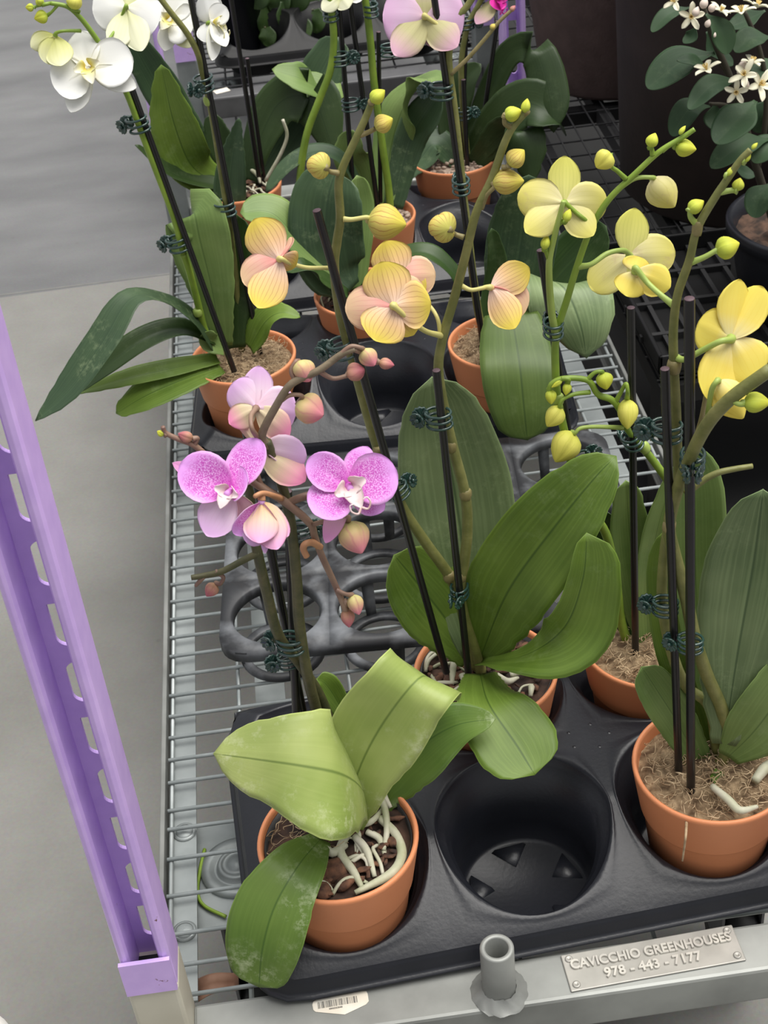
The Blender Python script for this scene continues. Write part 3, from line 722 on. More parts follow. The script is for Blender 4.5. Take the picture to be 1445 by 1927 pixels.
    def clip(s,px,py,dy=0,ang=0,size=1.0,axis=None,style=0):
        """orchid clip: three thin claws round stem and stake, and a thumb grip of two scalloped fans"""
        c=s.P(px,py,dy); ax=(axis or V((0,0,1))).normalized(); 
        sd=cv(math.cos(ang),math.sin(ang),.35); sd=(sd-ax*sd.dot(ax)).normalized(); fr=ax.cross(sd)
        if style: sd=(TOW-ax*TOW.dot(ax)).normalized(); fr=ax.cross(sd)
        k=.0062*size; m=MB()
        for i in range(3):
            o=ax*(i-1)*.0042*size; pts=[c+o+(sd*math.cos(a)*1.25+fr*math.sin(a)*.95)*k for a in [math.radians(-168+336*q/14) for q in range(15)]]
            pts=[p_+sd*k*.35*-1 for p_ in pts]; m.tube(pts,.00095*size,6,n=2)
        m.tube([c-sd*k*1.5-ax*.0045*size,c-sd*k*1.5+ax*.0045*size],.0011*size,6,curve=False)
        o=m.build('stem_clip','clip',s.t)
        for q in (-1,1):
            cc=c-sd*(k*1.6+.0042*size)+fr*q*.0026*size; nx=(fr*q*1.0-sd*.35).normalized(); a1=ax; a2=nx.cross(a1).normalized(); R=.0050*size; g=MB(); vs=[];f=[];sg=44
            for ri,rad in enumerate((.12,.5,.85,1.0)):
                for kk in range(sg):
                    a=2*math.pi*kk/sg; rid=.5+.5*math.cos(a*11); rr=R*rad*(1+.07*(rid-.5)*(ri>1)); vs.append(cc+(a1*math.cos(a)+a2*math.sin(a)*1.05)*rr+nx*(.0007*size*rid*(ri>0)+.0012*rad*size))
            nfr=len(vs); vs+=[p_-nx*.0012*size for p_ in vs]
            for ri in range(3):
                for kk in range(sg):
                    A,B,C_,D=ri*sg+kk,ri*sg+(kk+1)%sg,(ri+1)*sg+(kk+1)%sg,(ri+1)*sg+kk; f+=[(A,B,C_,D),(nfr+A,nfr+D,nfr+C_,nfr+B)]
            f+=[(3*sg+kk,3*sg+(kk+1)%sg,nfr+3*sg+(kk+1)%sg,nfr+3*sg+kk) for kk in range(sg)]+[tuple(range(sg))[::-1],tuple(nfr+kk for kk in range(sg))]
            g.add(vs,f)
            v,f=sphere(cc+nx*.0012*size,.0016*size,8,6); g.add(v,f)
            g.build('thumb_grip','clip',o)
        return o
    def bud(s,px,py,dy,l,w,ang,tow=0,mat='pc_bud',ped=None,pmat='stem_tan',pr=.0014,par=None,ridge=.07,name='flower_bud',prof=None):
        """closed bud: centre pixel, length and width in px, direction of its tip (deg in the photo, counter-clockwise) and towards the viewer"""
        c=s.P(px,py,dy); k=pm(c); a=math.radians(ang); ax=cv(math.cos(a)*math.cos(tow),math.sin(a)*math.cos(tow),math.sin(tow)).normalized()
        e1=ax.orthogonal().normalized(); e2=ax.cross(e1); m=MB(); sg,rg=36,16; vs=[];fs=[];uv=[]
        pf=prof or [(0,.0),(.03,.30),(.10,.60),(.22,.88),(.36,1),(.52,.97),(.68,.80),(.82,.54),(.92,.30),(.97,.16),(1,.05)]
        for i in range(rg+1):
            t=(1-math.cos(math.pi*i/rg))/2
            for j in range(sg):
                b_=2*math.pi*j/sg; r=interp(pf,t)*w*k/2*(1+ridge*math.cos(3*b_)-(ridge*1.5)*max(0,math.cos(3*b_+2.6))**10)
                vs.append(c+ax*(t-.5)*l*k+(e1*math.cos(b_)+e2*math.sin(b_))*r); uv.append((j/sg if j<=sg/2 else 1-j/sg,t))
        for i in range(rg):
            for j in range(sg): fs.append((i*sg+j,i*sg+(j+1)%sg,(i+1)*sg+(j+1)%sg,(i+1)*sg+j))
        m.add(vs,fs,0,uv)
        o=m.build(name,mat,par or s.t)
        if ped:
            P=s.pts([(q[0],q[1],q[2] if len(q)>2 else dy) for q in ped])+[c-ax*.5*l*k*.96]
            n=len(P); m=MB(); m.tube(P,[pr*1.25]+[pr]*(n-2)+[pr*1.5],7,n=6); m.build('pedicel',pmat,o)
        return o
    def flower(s,px,py,dy,face,petals,mats,lip=None,ped=None,pmat='stem_cream',pr=.0015,name='flower',lipmat='lip_w',tend=None,cup=.22,cull=0):
        """face: camera-space direction (right, up, toward) the blossom looks; petals: (dx,dy_down,half-width px, toward fraction, kind, [normal])"""
        c=s.P(px,py,dy); k=pm(c); fz=cv(*face).normalized()
        m=MB()
        v,f=sphere(c,.0022,10,8); m.add(v,f)
        if lip:
            d=cv(lip[0],-lip[1],0).normalized(); m.tube([c,c+fz*.004+d*.001,c+fz*.008+d*.003],[.0026,.0026,.002],8)
        root=m.build(name,mats.get('col',mats['petal'][0]),s.t)
        for pt in petals:
            dx,dy_,hw,tw,kd=pt[:5]; L=math.hypot(dx,dy_)*k; ax=cv(dx*k,-dy_*k,tw*L); LL=ax.length; ax.normalize()
            nz=cv(*pt[5]).normalized() if len(pt)>5 and pt[5] else fz
            nz=(nz-ax*nz.dot(ax)); nz=nz.normalized() if nz.length>1e-3 else ax.orthogonal().normalized(); sd=ax.cross(nz)
            arch=pt[6] if len(pt)>6 else .10
            tab=[(0,.12),(.06,.30),(.18,.66),(.34,.93),(.5,1),(.66,.97),(.8,.83),(.9,.62),(.96,.40),(1,.10)] if kd=='petal' else [(0,.16),(.08,.38),(.2,.66),(.36,.90),(.52,1),(.66,.97),(.8,.78),(.9,.52),(.96,.30),(1,.05)]
            NT,NU=16,12; fr=[];bk=[];UV=[]; rr=random.Random(int(dx*7+dy_*3+px))
            ph=rr.uniform(0,6)
            for i in range(NT+1):
                t=(1-math.cos(math.pi*i/NT))/2*.35+.65*i/NT
                w=interp(tab,t)*hw*k
                for j in range(NU+1):
                    u=-1+2*j/NU
                    h=LL*arch*math.sin(math.pi*t*.95)*-1*.0+ -LL*arch*(t*t)*.6+LL*arch*.5*t + cup*w*(u*u-.3)*(1-t*.5) + w*.05*math.sin(5*t+ph+u*3)*abs(u)+ -.0012*math.exp(-(u*6)**2)*(1-t)
                    p_=c+ax*(LL*t)+sd*(u*w)+nz*(h+.0012); fr.append(p_); bk.append(p_-nz*.0006); UV.append((j/NU,t))
            n_=NU+1; nv=len(fr); fs=[];mi=[]
            for i in range(NT):
                for j in range(NU):
                    a=i*n_+j; fs.append((a,a+n_,a+n_+1,a+1)); mi.append(0); fs.append((nv+a,nv+a+1,nv+a+n_+1,nv+a+n_)); mi.append(1)
                for j in (0,NU):
                    a=i*n_+j; fs.append((a,a+n_,nv+a+n_,nv+a)); mi.append(1)
            e=NT*n_; fs+=[(e+j,e+j+1,nv+e+j+1,nv+e+j) for j in range(NU)]; mi+=[1]*NU
            mm=mats[kd]
            if len(pt)>7 and pt[7]: mm=pt[7]
            mk('petal' if kd=='petal' else 'sepal',fr+bk,fs,list(mm),root,uv=UV+UV,mi=mi)
        if lip:
            s.lip(root,c,k,fz,lip,lipmat,tend)
        if ped:
            P=s.pts([(q[0],q[1],q[2] if len(q)>2 else dy) for q in ped]); w_=-TOW if fz.dot(TOW)>.3 else TOW
            P=[c-fz*.001,c-fz*.005]+[p_+w_*.006 if i_<len(P)-1 else p_ for i_,p_ in enumerate(P)]; n=len(P)
            mm=MB(); mm.tube(P,[pr*1.7,pr*1.15]+[pr]*(n-3)+[pr*1.3],8,n=7); mm.build('pedicel',pmat,root)
        return root
    def lip(s,root,c,k,fz,lip,mat,tend):
        """three-lobed lip: two upright side lobes, a pointed middle lobe and (pink orchid) two curled whiskers"""
        dx,dyd,sz=lip; d=cv(dx,-dyd,0); d=(d-fz*d.dot(fz)).normalized(); sd=d.cross(fz); S=sz*k; m=MB(); base=c+fz*.0035
        def lobe(o,ax,nz,L,w,cup,tip=.1):
            ax=ax.normalized(); nz=(nz-ax*nz.dot(ax)).normalized(); e=ax.cross(nz); vs=[];fs=[];uv=[]
            for q in (0,1):
                for i in range(9):
                    t=i/8; ww=w*interp([(0,.45),(.25,.85),(.5,1),(.75,.8),(.92,.42),(1,tip)],t)
                    for j in range(7):
                        u=-1+2*j/6; vs.append(o+ax*L*t+e*u*ww+nz*(cup*ww*u*u+L*.18*math.sin(t*3)-q*.0007)); uv.append((j/6,t))
            for i in range(8):
                for j in range(6):
                    a=i*7+j; fs+= [(a,a+7,a+8,a+1),(63+a,63+a+1,63+a+8,63+a+7)]
                for j in (0,6): a=i*7+j; fs.append((a,a+7,63+a+7,63+a))
            m.add(vs,fs,0,uv)
        lobe(base+sd*S*.12,sd*.75+fz*.75+d*.2,-sd+fz*.3,S*.62,S*.30,.7,.4); lobe(base-sd*S*.12,-sd*.75+fz*.75+d*.2,sd+fz*.3,S*.62,S*.30,.7,.4)
        lobe(base,d*1.0+fz*.45,fz,S*.95,S*.32,.35,.12)
        v,f=sphere(base+fz*.002+d*S*.15,S*.13,10,8); m.add(v,f)
        if tend:
            tip=base+(d+fz*.45).normalized()*S*.92
            for q in (-1,1):
                m.tube([tip,tip+sd*q*S*.18+d*S*.15,tip+sd*q*S*.34+fz*S*.12,tip+sd*q*S*.30-d*S*.18+fz*S*.2,tip+sd*q*S*.15-d*S*.16+fz*S*.22],[.0009,.0007,.0006,.0005,.0003],6,n=5)
        m.build('lip',mat,root)
    def root(s,L,r=.0024):
        P=s.pts(L); m=MB(); n=len(P); m.tube(P,[r*.9]+[r*random.uniform(.85,1.15) for _ in range(n-2)]+[r*.55],8,n=6); m.build('aerial_root','root',s.t)
    def rootz(s,L,r=.0024):
        P=[Zp(a,b_,z) for a,b_,z in L]; n=len(P); m=MB(); m.tube(P,[r*.9]+[r*random.uniform(.85,1.15) for _ in range(n-2)]+[r*.55],8,n=6); m.build('aerial_root','root',s.t)
PK={'petal':('pk_pet','pk_back'),'sepal':('pk_sep','pk_sepback'),'col':'pk_pet'}
PC={'petal':('pc_pink','pc_pink'),'sepal':('pc_pink','pc_back'),'col':'pc_back'}
YP={'petal':('ye_pale','ye_pale'),'sepal':('ye_sep','ye_sep'),'col':'ye_pale'}
YB={'petal':('ye_brt','ye_brt'),'sepal':('ye_brt','ye_brt'),'col':'ye_brt'}
WH={'petal':('wh_pet','wh_pet'),'sepal':('wh_pet','wh_sep'),'col':'wh_pet'}
LI={'petal':('li_pet','li_pet'),'sepal':('li_sep','li_sep'),'col':'li_sep'}
MG={'petal':('mag','li_sep'),'sepal':('mag','li_sep'),'col':'mag'}
# ================================================================ A: pink orchid, front left
A=Plant('pink speckled orchid in the pot at the front left corner of the front tray',-.026,.729,'mix',sleeve=True)
A.stake((541,924),(566,1565),.03,.03); A.stake((461,797),(598,1480),.036,.04)
sa=A.stem([(622,1500,.05),(600,1360,.036),(583,1290,.022),(571,1230,.014),(562,1160,.006),(558,1090,.0),(549,1000,.0),(539,945,.0),(520,880,.004),(502,830,.004)],[.0044,.0030],'stem_dark')
sa2=A.stem([(505,840,.004),(493,818,.003),(519,765,.0),(549,722,0),(600,697,0),(642,667,0),(668,656,.0)],[.0029,.0019],'stem_twig',par=None)
sb0=A.stem([(640,1420,.05),(606,1320,.04),(568,1255,.026),(524,1195,.014),(502,1115,.004),(485,1042,0),(474,985,.006),(470,930,.008),(460,902,.004)],[.0044,.0028],'stem_dark')
sb=A.stem([(448,905,.004),(462,898,.0),(500,922,-.004),(541,948,-.006),(583,985,-.008),(592,1010,-.008),(605,1045,-.01),(628,1095,-.01),(647,1140,-.012),(652,1160,-.012)],[.0030,.002],'stem_brown')
A.stem([(488,1040,-.001),(460,1053,-.002),(418,1075,-.004),(385,1083,-.004),(360,1087,-.004)],[.0024,.0018],'stem_dark',par=sb)
A.stem([(385,1083,-.004),(372,1098,-.004),(368,1103,-.004)],[.0018,.001],'stem_brown',par=sb)
A.stem([(448,905,.012),(400,868,.012),(365,838,.012),(335,826,.012),(312,815,.012),(306,803,.012)],[.0023,.0014],'stem_brown',par=sb)
A.stem([(545,945,-.004),(570,935,-.004),(600,928,.0)],[.0026,.0024],'stem_brown',par=sa)
A.stem([(603,1030,-.009),(588,1021,-.012),(574,1024,-.014),(571,1034,-.014),(577,1047,-.014)],[.0024,.0022],'stem_orange',par=sb,)
A.flower(437,925,-.02,(-.22,.12,1),[(-96,-52,48,.12,'petal',None,.15),(50,-99,40,-.1,'petal',(-.5,0,1)),(34,-20,42,.55,'petal',(-1,.05,.12)),(-48,84,40,-.1,'sepal',None,.1,('pk_back','pk_back')),(-118,-55,18,-.35,'sepal'),(30,70,30,-.5,'sepal')],PK,lip=(-8,22,44),lipmat='lip_w')
A.flower(656,916,-.018,(.02,.12,1),[(92,-26,50,.1,'petal',None,.1),(-76,-52,36,.1,'petal'),(-64,52,48,.3,'petal',(-.5,.15,1)),(36,-76,30,-.35,'sepal',None,.1,('pk_pet','pk_back')),(66,44,30,-.3,'sepal',None,.1,('pk_pet','pk_back')),(-44,106,20,-.2,'sepal')],PK,lip=(14,26,58),lipmat='lip_w',tend=True)
A.flower(482,768,.022,(.05,.25,-1),[(5,-80,29,.0,'sepal',None,.25,('pk_sep','pk_back')),(-46,-48,38,-.1,'petal'),(75,8,46,-.1,'petal'),(-50,30,26,.1,'sepal'),(62,54,30,.1,'sepal')],PK,ped=[(474,785,.012),(476,808,.004),(487,826,.004)],pmat='stem_brown')
A.flower(489,846,.006,(.8,-.1,-.45),[(88,16,36,.1,'petal',(.1,.45,-1),.2,('pk_back','pk_back')),(86,60,33,.1,'sepal',(.0,-.1,-1),.25),(-52,-62,13,-.3,'sepal'),(40,30,26,-.8,'petal')],PK,ped=[(484,868,.006),(487,895,.003),(492,915,-.002)],pmat='stem_brown')
A.flower(492,944,-.03,(-.05,-1,-.25),[(-2,78,34,.28,'sepal',(0,-.1,-1),.45,('pk_sep','pk_cream')),(30,90,34,.02,'sepal',(-.2,0,-1),.4,('pk_sep','pk_cream')),(48,66,26,-.2,'petal',(-.6,0,-1),.5,('pk_pet','pk_cream')),(-52,62,24,-.15,'petal',(.7,0,1),.4),(-18,84,30,-.1,'petal',(0,0,-1),.4),(8,84,28,-.5,'sepal',(0,0,1),.3),(6,98,10,-.1,'petal',(0,0,-1),.2)],PK,ped=[(482,934,-.028),(498,928,-.024),(530,938,-.008)],pmat='stem_orange',cup=.5)
for q in [(584,771,.0,58,60,-25,.35,'pk_bud',[(524,757,0),(545,744,0),(568,745,0)],'stem_brown'),(572,699,.004,46,46,-60,.2,'pk_bud',[(556,716,.002),(548,698,.004),(556,681,.006)],'stem_brown'),
          (694,673,0,40,36,-55,.3,'pk_bud',[(640,668,0),(660,652,0),(680,655,0)],'stem_brown'),(670,700,.0,38,36,15,.5,'pk_dark',[(598,697,0),(625,712,0),(650,708,0)],'stem_brown'),(727,685,.002,30,22,-10,.1,'pk_dark',[(666,657,0),(700,672,.004)],'stem_brown'),
          (667,1012,-.03,66,60,-65,.2,'pk_bud',[(590,987,-.01),(630,975,-.022),(655,972,-.03)],'stem_brown'),(669,1138,-.014,40,31,-70,.1,'pk_bud',[(632,1110,-.012),(650,1118,-.013)],'stem_brown'),(654,1163,-.014,36,27,-80,.1,'pk_dark',[(650,1130,-.013)],'stem_brown'),
          (397,1110,-.004,30,27,-125,.1,'pk_dark',[(405,1075,-.004),(420,1086,-.004),(415,1098,-.004)],'stem_brown'),(302,815,.012,15,13,150,.1,'gr_bud',[(312,817,.012)],'stem_brown'),(349,821,.012,30,22,160,.2,'pk_dark',[(365,838,.012),(372,825,.012)],'stem_brown')]:
    A.bud(*q[:8],ped=q[8],pmat=q[9])
A.clip(552,1212,.012,math.pi*-.02,1.2); A.clip(556,1000,.006,math.pi*.9,1.0); A.clip(548,1240,.03,.9,1.0)
A.leaf([(690,1540,.02),(680,1490,.0),(640,1458,-.03),(560,1440,-.034),(480,1428,-.024),(402,1418,-.014)],[14,56,122,102,72,30],'leaf_light',side=(.22,-.97,.12),nrm=(-.05,.4,.9),fold=7)
A.leaf([(655,1560,.01),(668,1470,.004),(710,1378,.006),(776,1288,.010),(806,1274,.035),(824,1310,.07)],[26,66,90,80,70,40],'leaf_light',side=(.84,-.50,-.1),fold=5)
A.leaf([(690,1535,.03),(770,1425,.045),(850,1368,.055),(932,1352,.05)],[22,62,48,16],'leaf_scar',nrm=(.25,.45,.85),fold=8)
A.leaf([(604,1578,-.004),(562,1628,-.038),(517,1705,-.06),(494,1785,-.074),(487,1858,-.08)],[20,52,74,72,44],'leaf_scar',nrm=(-.12,.2,1),fold=6)
A.leaf([(650,1345,.05),(615,1290,.055),(596,1278,.055)],[18,24,10],'leaf_mid',nrm=(0,.3,1))
A.leaf([(605,1600,-.003),(608,1575,-.003),(612,1550,-.003)],[7,9,4],'stem_brown',nrm=(.3,.2,1),name='leaf_stub',fold=0)
zc=.128
for L,r in [([(700,1480,zc+.02),(722,1515,zc+.008),(728,1560,zc),(722,1600,zc-.004)],.0030),([(660,1560,zc),(640,1600,zc+.002),(665,1640,zc),(682,1672,zc-.006)],.0036),([(668,1575,zc),(690,1600,zc+.002),(705,1650,zc-.006)],.0034),([(715,1540,zc),(745,1570,zc-.001),(756,1610,zc-.004),(735,1645,zc-.003),(668,1680,zc-.004)],.0036),([(650,1590,zc),(625,1605,zc+.004),(612,1588,zc+.004)],.0032),([(672,1555,zc),(700,1545,zc+.004),(722,1520,zc)],.0026),([(690,1565,zc-.002),(715,1580,zc-.004),(726,1620,zc-.008)],.0028),([(724,1475,zc+.012),(722,1495,zc+.006),(735,1520,zc)],.003)]:
    A.rootz(L,r)
for q,(px,py,s_) in enumerate([(635,1640,.014),(610,1672,.010),(745,1585,.008),(650,1660,.009)]):
    b=MB(); c=Zp(px,py,zc-.004); v,f=sphere(V((0,0,0)),s_,9,7,(1,.75,.5)); R3=Matrix.Rotation(q*1.3,3,'Z')@Matrix.Rotation(.4,3,'X'); rr=random.Random(q); v=[c+R3@(p*(1+.35*noise.noise(p*90+V((q,0,0))))) for p in v]; b.add(v,f); b.build('bark_chunk','chip',A.t)
# ================================================================ B: peach orchid
B=Plant('peach striped orchid in the pot directly behind the empty pocket of the front tray',.1155,.889,'bark',sleeve=True)
B.stake((596,396),(840,1265),-.006,-.008); B.stake((821,697),(884,1295),-.012,-.012)
b1=B.stem([(895,1255,.002),(880,1200,.002),(868,1140,.002),(846,1085,.002),(800,1020,.002),(760,960,.002),(735,905,.002),(713,850,.004),(690,775,.004),(664,680,.004),(640,590,.004),(629,505,.004),(634,455,.004),(640,410,.002),(637,350,.0),(645,315,.0),(663,275,0),(686,226,0),(700,192,0)],[.0050,.0023],'stem_olive')
b2=B.stem([(905,1265,0),(893,1220,0),(874,1160,0),(867,1110,0),(873,1060,0),(879,1005,0),(876,935,0),(853,845,0),(838,780,0),(825,700,0),(832,640,0),(855,560,0),(876,480,-.002),(896,400,-.004),(926,335,-.004),(949,270,-.004),(966,238,-.004),(992,208,-.004)],[.0052,.0024],'stem_olive')
for px,py,st_ in ((845,1085,b1),(867,1085,b2),(876,930,b2),(848,840,b2),(713,850,b1)): B.node(px,py,.001 if st_ is b1 else -.0005,V((.05,0,1)),.0045,st_,'stem_tan')
B.flower(525,488,-.01,(-.45,.1,-1),[(-46,-74,41,.12,'sepal',(-.2,.4,-1),.2),(-68,44,36,-.1,'petal',(-.3,0,-1)),(-38,94,38,.15,'sepal',(-.1,-.4,-1),.25),(30,14,34,-.3,'sepal',(1,0,-.55),.2),(16,-44,30,-.4,'petal',(1,.2,-.5),.1),(-8,-80,8,-.3,'petal')],PC,ped=[(545,497,-.006),(575,506,0),(610,507,.004),(632,504,.004)])
B.flower(741,576,-.03,(0,.15,-1),[(-24,-82,47,.1,'sepal',None,.22),(-92,4,44,-.15,'petal'),(-36,66,46,.12,'sepal',None,.22),(70,-4,46,.1,'sepal',None,.22),(50,-52,34,-.25,'petal'),(38,52,34,-.4,'sepal')],PC,ped=[(768,602,-.026),(800,625,-.014),(832,632,0)],pr=.0019)
B.flower(750,522,.03,(.1,.15,-1),[(-26,-68,40,.05,'sepal',None,.25,('pc_pink','pc_back')),(70,-6,38,-.05,'petal'),(-62,0,16,-.1,'petal'),(50,28,30,-.1,'sepal')],PC,ped=[(800,570,.02),(822,600,.006),(830,640,.0)])
B.flower(925,541,.0,(1,.05,-.55),[(70,-36,34,.12,'sepal',(.05,-.2,-1),.35),(62,48,42,-.1,'petal',(.2,.1,-1),.1),(42,80,32,.25,'sepal',(.2,.1,-1),.25),(66,-52,13,-.5,'petal'),(50,20,20,-.6,'petal')],PC,ped=[(905,545,0),(885,548,0),(868,538,0)])
for q in [(728,419,.0,74,68,-8,.15,'pc_bud',[(645,412,0),(662,413,0),(690,409,0)],'stem_cream'),(598,311,-.004,44,50,155,-.75,'pc_bud',[(637,326,-.002),(618,322,-.004)],'stem_tan'),(722,232,-.002,38,36,25,.2,'pc_bud',[(677,254,0),(690,250,0),(706,242,-.002)],'stem_tan'),(711,181,-.002,34,28,40,.1,'gr_bud',[(699,193,0)],'stem_tan'),
          (831,427,.0,48,58,150,-.9,'pc_bud',[(873,447,-.002),(855,440,.0)],'stem_tan'),(956,342,-.008,60,48,0,.2,'pc_bud',[(905,392,-.004),(915,368,-.006),(930,352,-.008)],'stem_tan'),(972,297,-.008,40,38,45,.2,'pc_bud',[(945,315,-.006),(956,314,-.008)],'stem_tan'),(965,214,-.006,34,29,20,.2,'gr_bud',[(962,240,-.004),(950,232,-.006),(950,216,-.006)],'stem_tan'),(990,199,-.004,27,18,80,.1,'gr_bud',[(993,210,-.004)],'stem_tan')]:
    B.bud(*q[:8],ped=q[8],pmat=q[9],pr=.0017)
ax1=V((-.45,0,1)); B.clip(650,655,-.002,-.1,1.25,V((-.28,0,1))); B.clip(832,788,-.008,-.05,1.25,V((-.06,0,1))); B.clip(866,1108,-.004,1.55,1.15); B.clip(748,927,-.002,-2.2,1.05,V((-.3,0,1)))
B.leaf([(893,1235,.004),(880,1100,.028),(858,940,.05),(832,800,.06),(813,710,.06)],[26,84,108,86,44],'leaf_dull',nrm=(.0,.12,1),fold=10)
B.leaf([(903,1240,.0),(955,1115,-.02),(1045,990,-.035),(1122,896,-.035),(1160,858,-.03)],[24,82,84,52,26],'leaf_mid',nrm=(-.12,.25,1),fold=12)
B.leaf([(905,1246,-.006),(990,1232,-.05),(1062,1180,-.075),(1096,1090,-.075),(1104,1003,-.065)],[14,44,66,54,38],'leaf_mid',nrm=[(.0,.7,.7),(.1,.5,.85),(.15,.3,1),(.05,.2,1)],fold=18,asym=(.58,1.3))
B.leaf([(890,1235,.006),(828,1150,.018),(776,1086,.026),(742,1045,.026)],[30,74,66,34],'leaf_mid',nrm=(-.05,.3,1),fold=10)
B.leaf([(903,1268,-.018),(920,1325,-.078),(972,1402,-.115),(1006,1458,-.14)],[28,62,80,52],'leaf_mid',nrm=(.0,.4,.9),fold=6)
for L,r in [([(855,1235,.13),(852,1262,.13),(850,1290,.124)],.0032),([(960,1270,.128),(985,1262,.13),(1005,1258,.126)],.0030),([(930,1215,.128),(945,1208,.13),(960,1198,.125)],.003),([(1000,1292,.128),(998,1310,.127)],.0032),([(870,1270,.128),(875,1285,.126)],.004),([(935,1270,.127),(955,1282,.129),(975,1275,.126)],.0026)]: B.rootz(L,r)
# ================================================================ C: yellow orchid, front right
C_=Plant('bright yellow orchid with two tall black stakes in the pot at front right',.272,.750,'moss')
C_.stake((1297,562),(1300,1528),-.02,-.02,.0034); C_.stake((1251,694),(1277,1450),.0,.0,.0031)
c1=C_.stem([(1352,1440,.005),(1372,1400,.005),(1358,1335,.004),(1330,1270,.002),(1307,1200,.0),(1290,1120,.002),(1268,1040,.004),(1259,990,.004),(1272,930,.0),(1290,880,-.014),(1328,803,-.042),(1375,750,-.055),(1450,695,-.062)],[.0052,.0040],'stem_olive')
c2=C_.stem([(1350,1420,.015),(1335,1330,.015),(1290,1290,.02),(1262,1220,.02),(1246,1130,.02),(1250,1040,.02),(1262,970,.018),(1276,900,.014),(1274,840,.012),(1272,770,.01),(1268,690,.008),(1267,620,.006),(1275,555,.004),(1297,490,.002),(1312,430,0),(1345,372,0),(1370,335,0),(1392,303,0),(1412,282,0)],[.0047,.0019],'stem_olive')
C_.stem([(1290,930,.012),(1320,906,.012),(1350,890,.012),(1385,882,.012),(1416,877,.012)],[.0026,.0018],'stem_olive',par=c2)
C_.stem([(1300,850,.006),(1318,795,.01),(1328,745,.012),(1332,720,.012)],[.0020,.0014],'stem_tan',par=c2)
for px,py,dy,st_ in ((1259,990,.003,c1),(1372,1392,.004,c1),(1268,690,.007,c2),(1312,430,0,c2)): C_.node(px,py,dy,V((.05,0,1)),.0044 if py>600 else .0030,st_,'stem_tan')
C_.flower(1376,637,.0,(.5,.3,-1),[(14,-110,38,.1,'sepal',(-.5,.1,-1)),(56,-98,36,.05,'petal',(.6,.1,-1)),(-64,-28,44,.1,'petal',(-.2,.2,-1)),(-42,120,42,.1,'sepal',(-.3,-.1,-1)),(44,78,52,.0,'sepal',(.2,-.1,-1))],YB,lip=(0,45,34),lipmat='lip_r',ped=[(1350,645,-.002),(1320,660,.002),(1285,678,.006),(1270,672,.008)],pr=.0020,pmat='stem_pale')
C_.bud(1374,752,-.030,86,66,-58,.15,'ye_brt',ped=[(1331,800,-.012),(1334,765,-.026),(1340,732,-.032),(1350,716,-.032)],pmat='stem_pale',pr=.0018,ridge=.11)
C_.flower(1196,512,.03,(.1,-.3,-1),[(-18,46,32,.1,'sepal',(-.3,0,-1),.3),(64,30,32,.1,'sepal',(.3,.2,-1),.3),(8,-30,28,-.1,'petal',(0,.6,-1),.3),(18,40,22,-.5,'petal')],YB,lip=(16,30,38),lipmat='lip_r',ped=[(1215,535,.026),(1240,558,.016),(1268,575,.006)],pr=.0018,pmat='stem_pale')
for q in [(1424,758,-.06,50,40,0,.1,'gr_bud',[(1374,751,-.055),(1390,760,-.06)],'stem_pale'),(1369,466,.0,46,44,20,.2,'gr_bud',[(1300,494,.002),(1325,484,0),(1350,470,0)],'stem_pale'),(1310,388,0,34,28,35,.1,'gr_bud',[(1313,425,0),(1299,408,0),(1299,394,0)],'stem_pale'),(1390,347,0,24,23,80,.2,'gr_bud',[(1352,362,0),(1378,358,0)],'stem_pale'),(1375,322,0,22,12,55,.1,'gr_bud',[(1365,330,0)],'stem_pale'),(1407,296,0,20,12,60,.1,'gr_bud',[(1398,303,0)],'stem_pale'),(1420,275,0,16,9,50,.1,'gr_bud',None,None)]:
    C_.bud(*q[:8],ped=q[8],pmat=q[9],pr=.0017)
C_.clip(1262,812,.006,-.05,1.25); C_.clip(1303,862,-.012,1.6,1.25); C_.clip(1258,1142,.008,-.05,1.15); C_.clip(1305,1212,-.01,-.05,1.15)
C_.leaf([(1362,1400,.0),(1388,1230,.01),(1418,1060,.02),(1436,922,.02)],[22,74,92,44],'leaf_dull',nrm=(-.15,.1,1),fold=9)
C_.leaf([(1345,1420,.03),(1318,1250,.045),(1308,1060,.06),(1305,920,.06),(1298,835,.055)],[20,44,58,56,26],'leaf_pale',nrm=(.05,.1,1),fold=10)
C_.leaf([(1318,1440,.01),(1275,1360,.018),(1240,1305,.022),(1208,1256,.022)],[24,38,40,28],'leaf_pale',nrm=(-.2,.25,1),fold=14)
C_.leaf([(1372,1415,.012),(1420,1300,.02),(1470,1180,.02),(1500,1100,.02)],[30,60,60,40],'leaf_dark',nrm=(.1,.2,1),fold=10)
C_.leaf([(1370,1425,-.002),(1420,1375,-.006),(1475,1300,-.006),(1540,1200,0)],[22,60,66,40],'leaf_pale',nrm=(.15,.2,1),fold=8)
C_.leaf([(1340,1455,-.008),(1390,1492,-.02),(1450,1512,-.02),(1540,1530,-.02)],[12,30,40,30],'leaf_mid',nrm=(0,.6,.8),fold=10)
C_.leaf([(1385,1530,-.015),(1430,1530,-.028),(1500,1545,-.03)],[10,24,20],'leaf_mid',nrm=(0,.5,.85),fold=10)
C_.leaf([(1332,1420,.02),(1300,1330,.03),(1260,1220,.035),(1240,1080,.04),(1250,1000,.04)],[16,24,28,24,14],'leaf_mid',nrm=(-.2,.1,1),fold=14)
C_.rootz([(1340,1480,.132),(1370,1505,.136),(1392,1525,.134),(1425,1518,.132)],.0030); C_.rootz([(1420,1470,.13),(1440,1445,.132),(1460,1430,.13)],.004)
C_.stem([(1292,1540,-.046),(1290,1575,-.068),(1284,1620,-.063)],[.0012,.0007],'fibre',name='moss_strand')
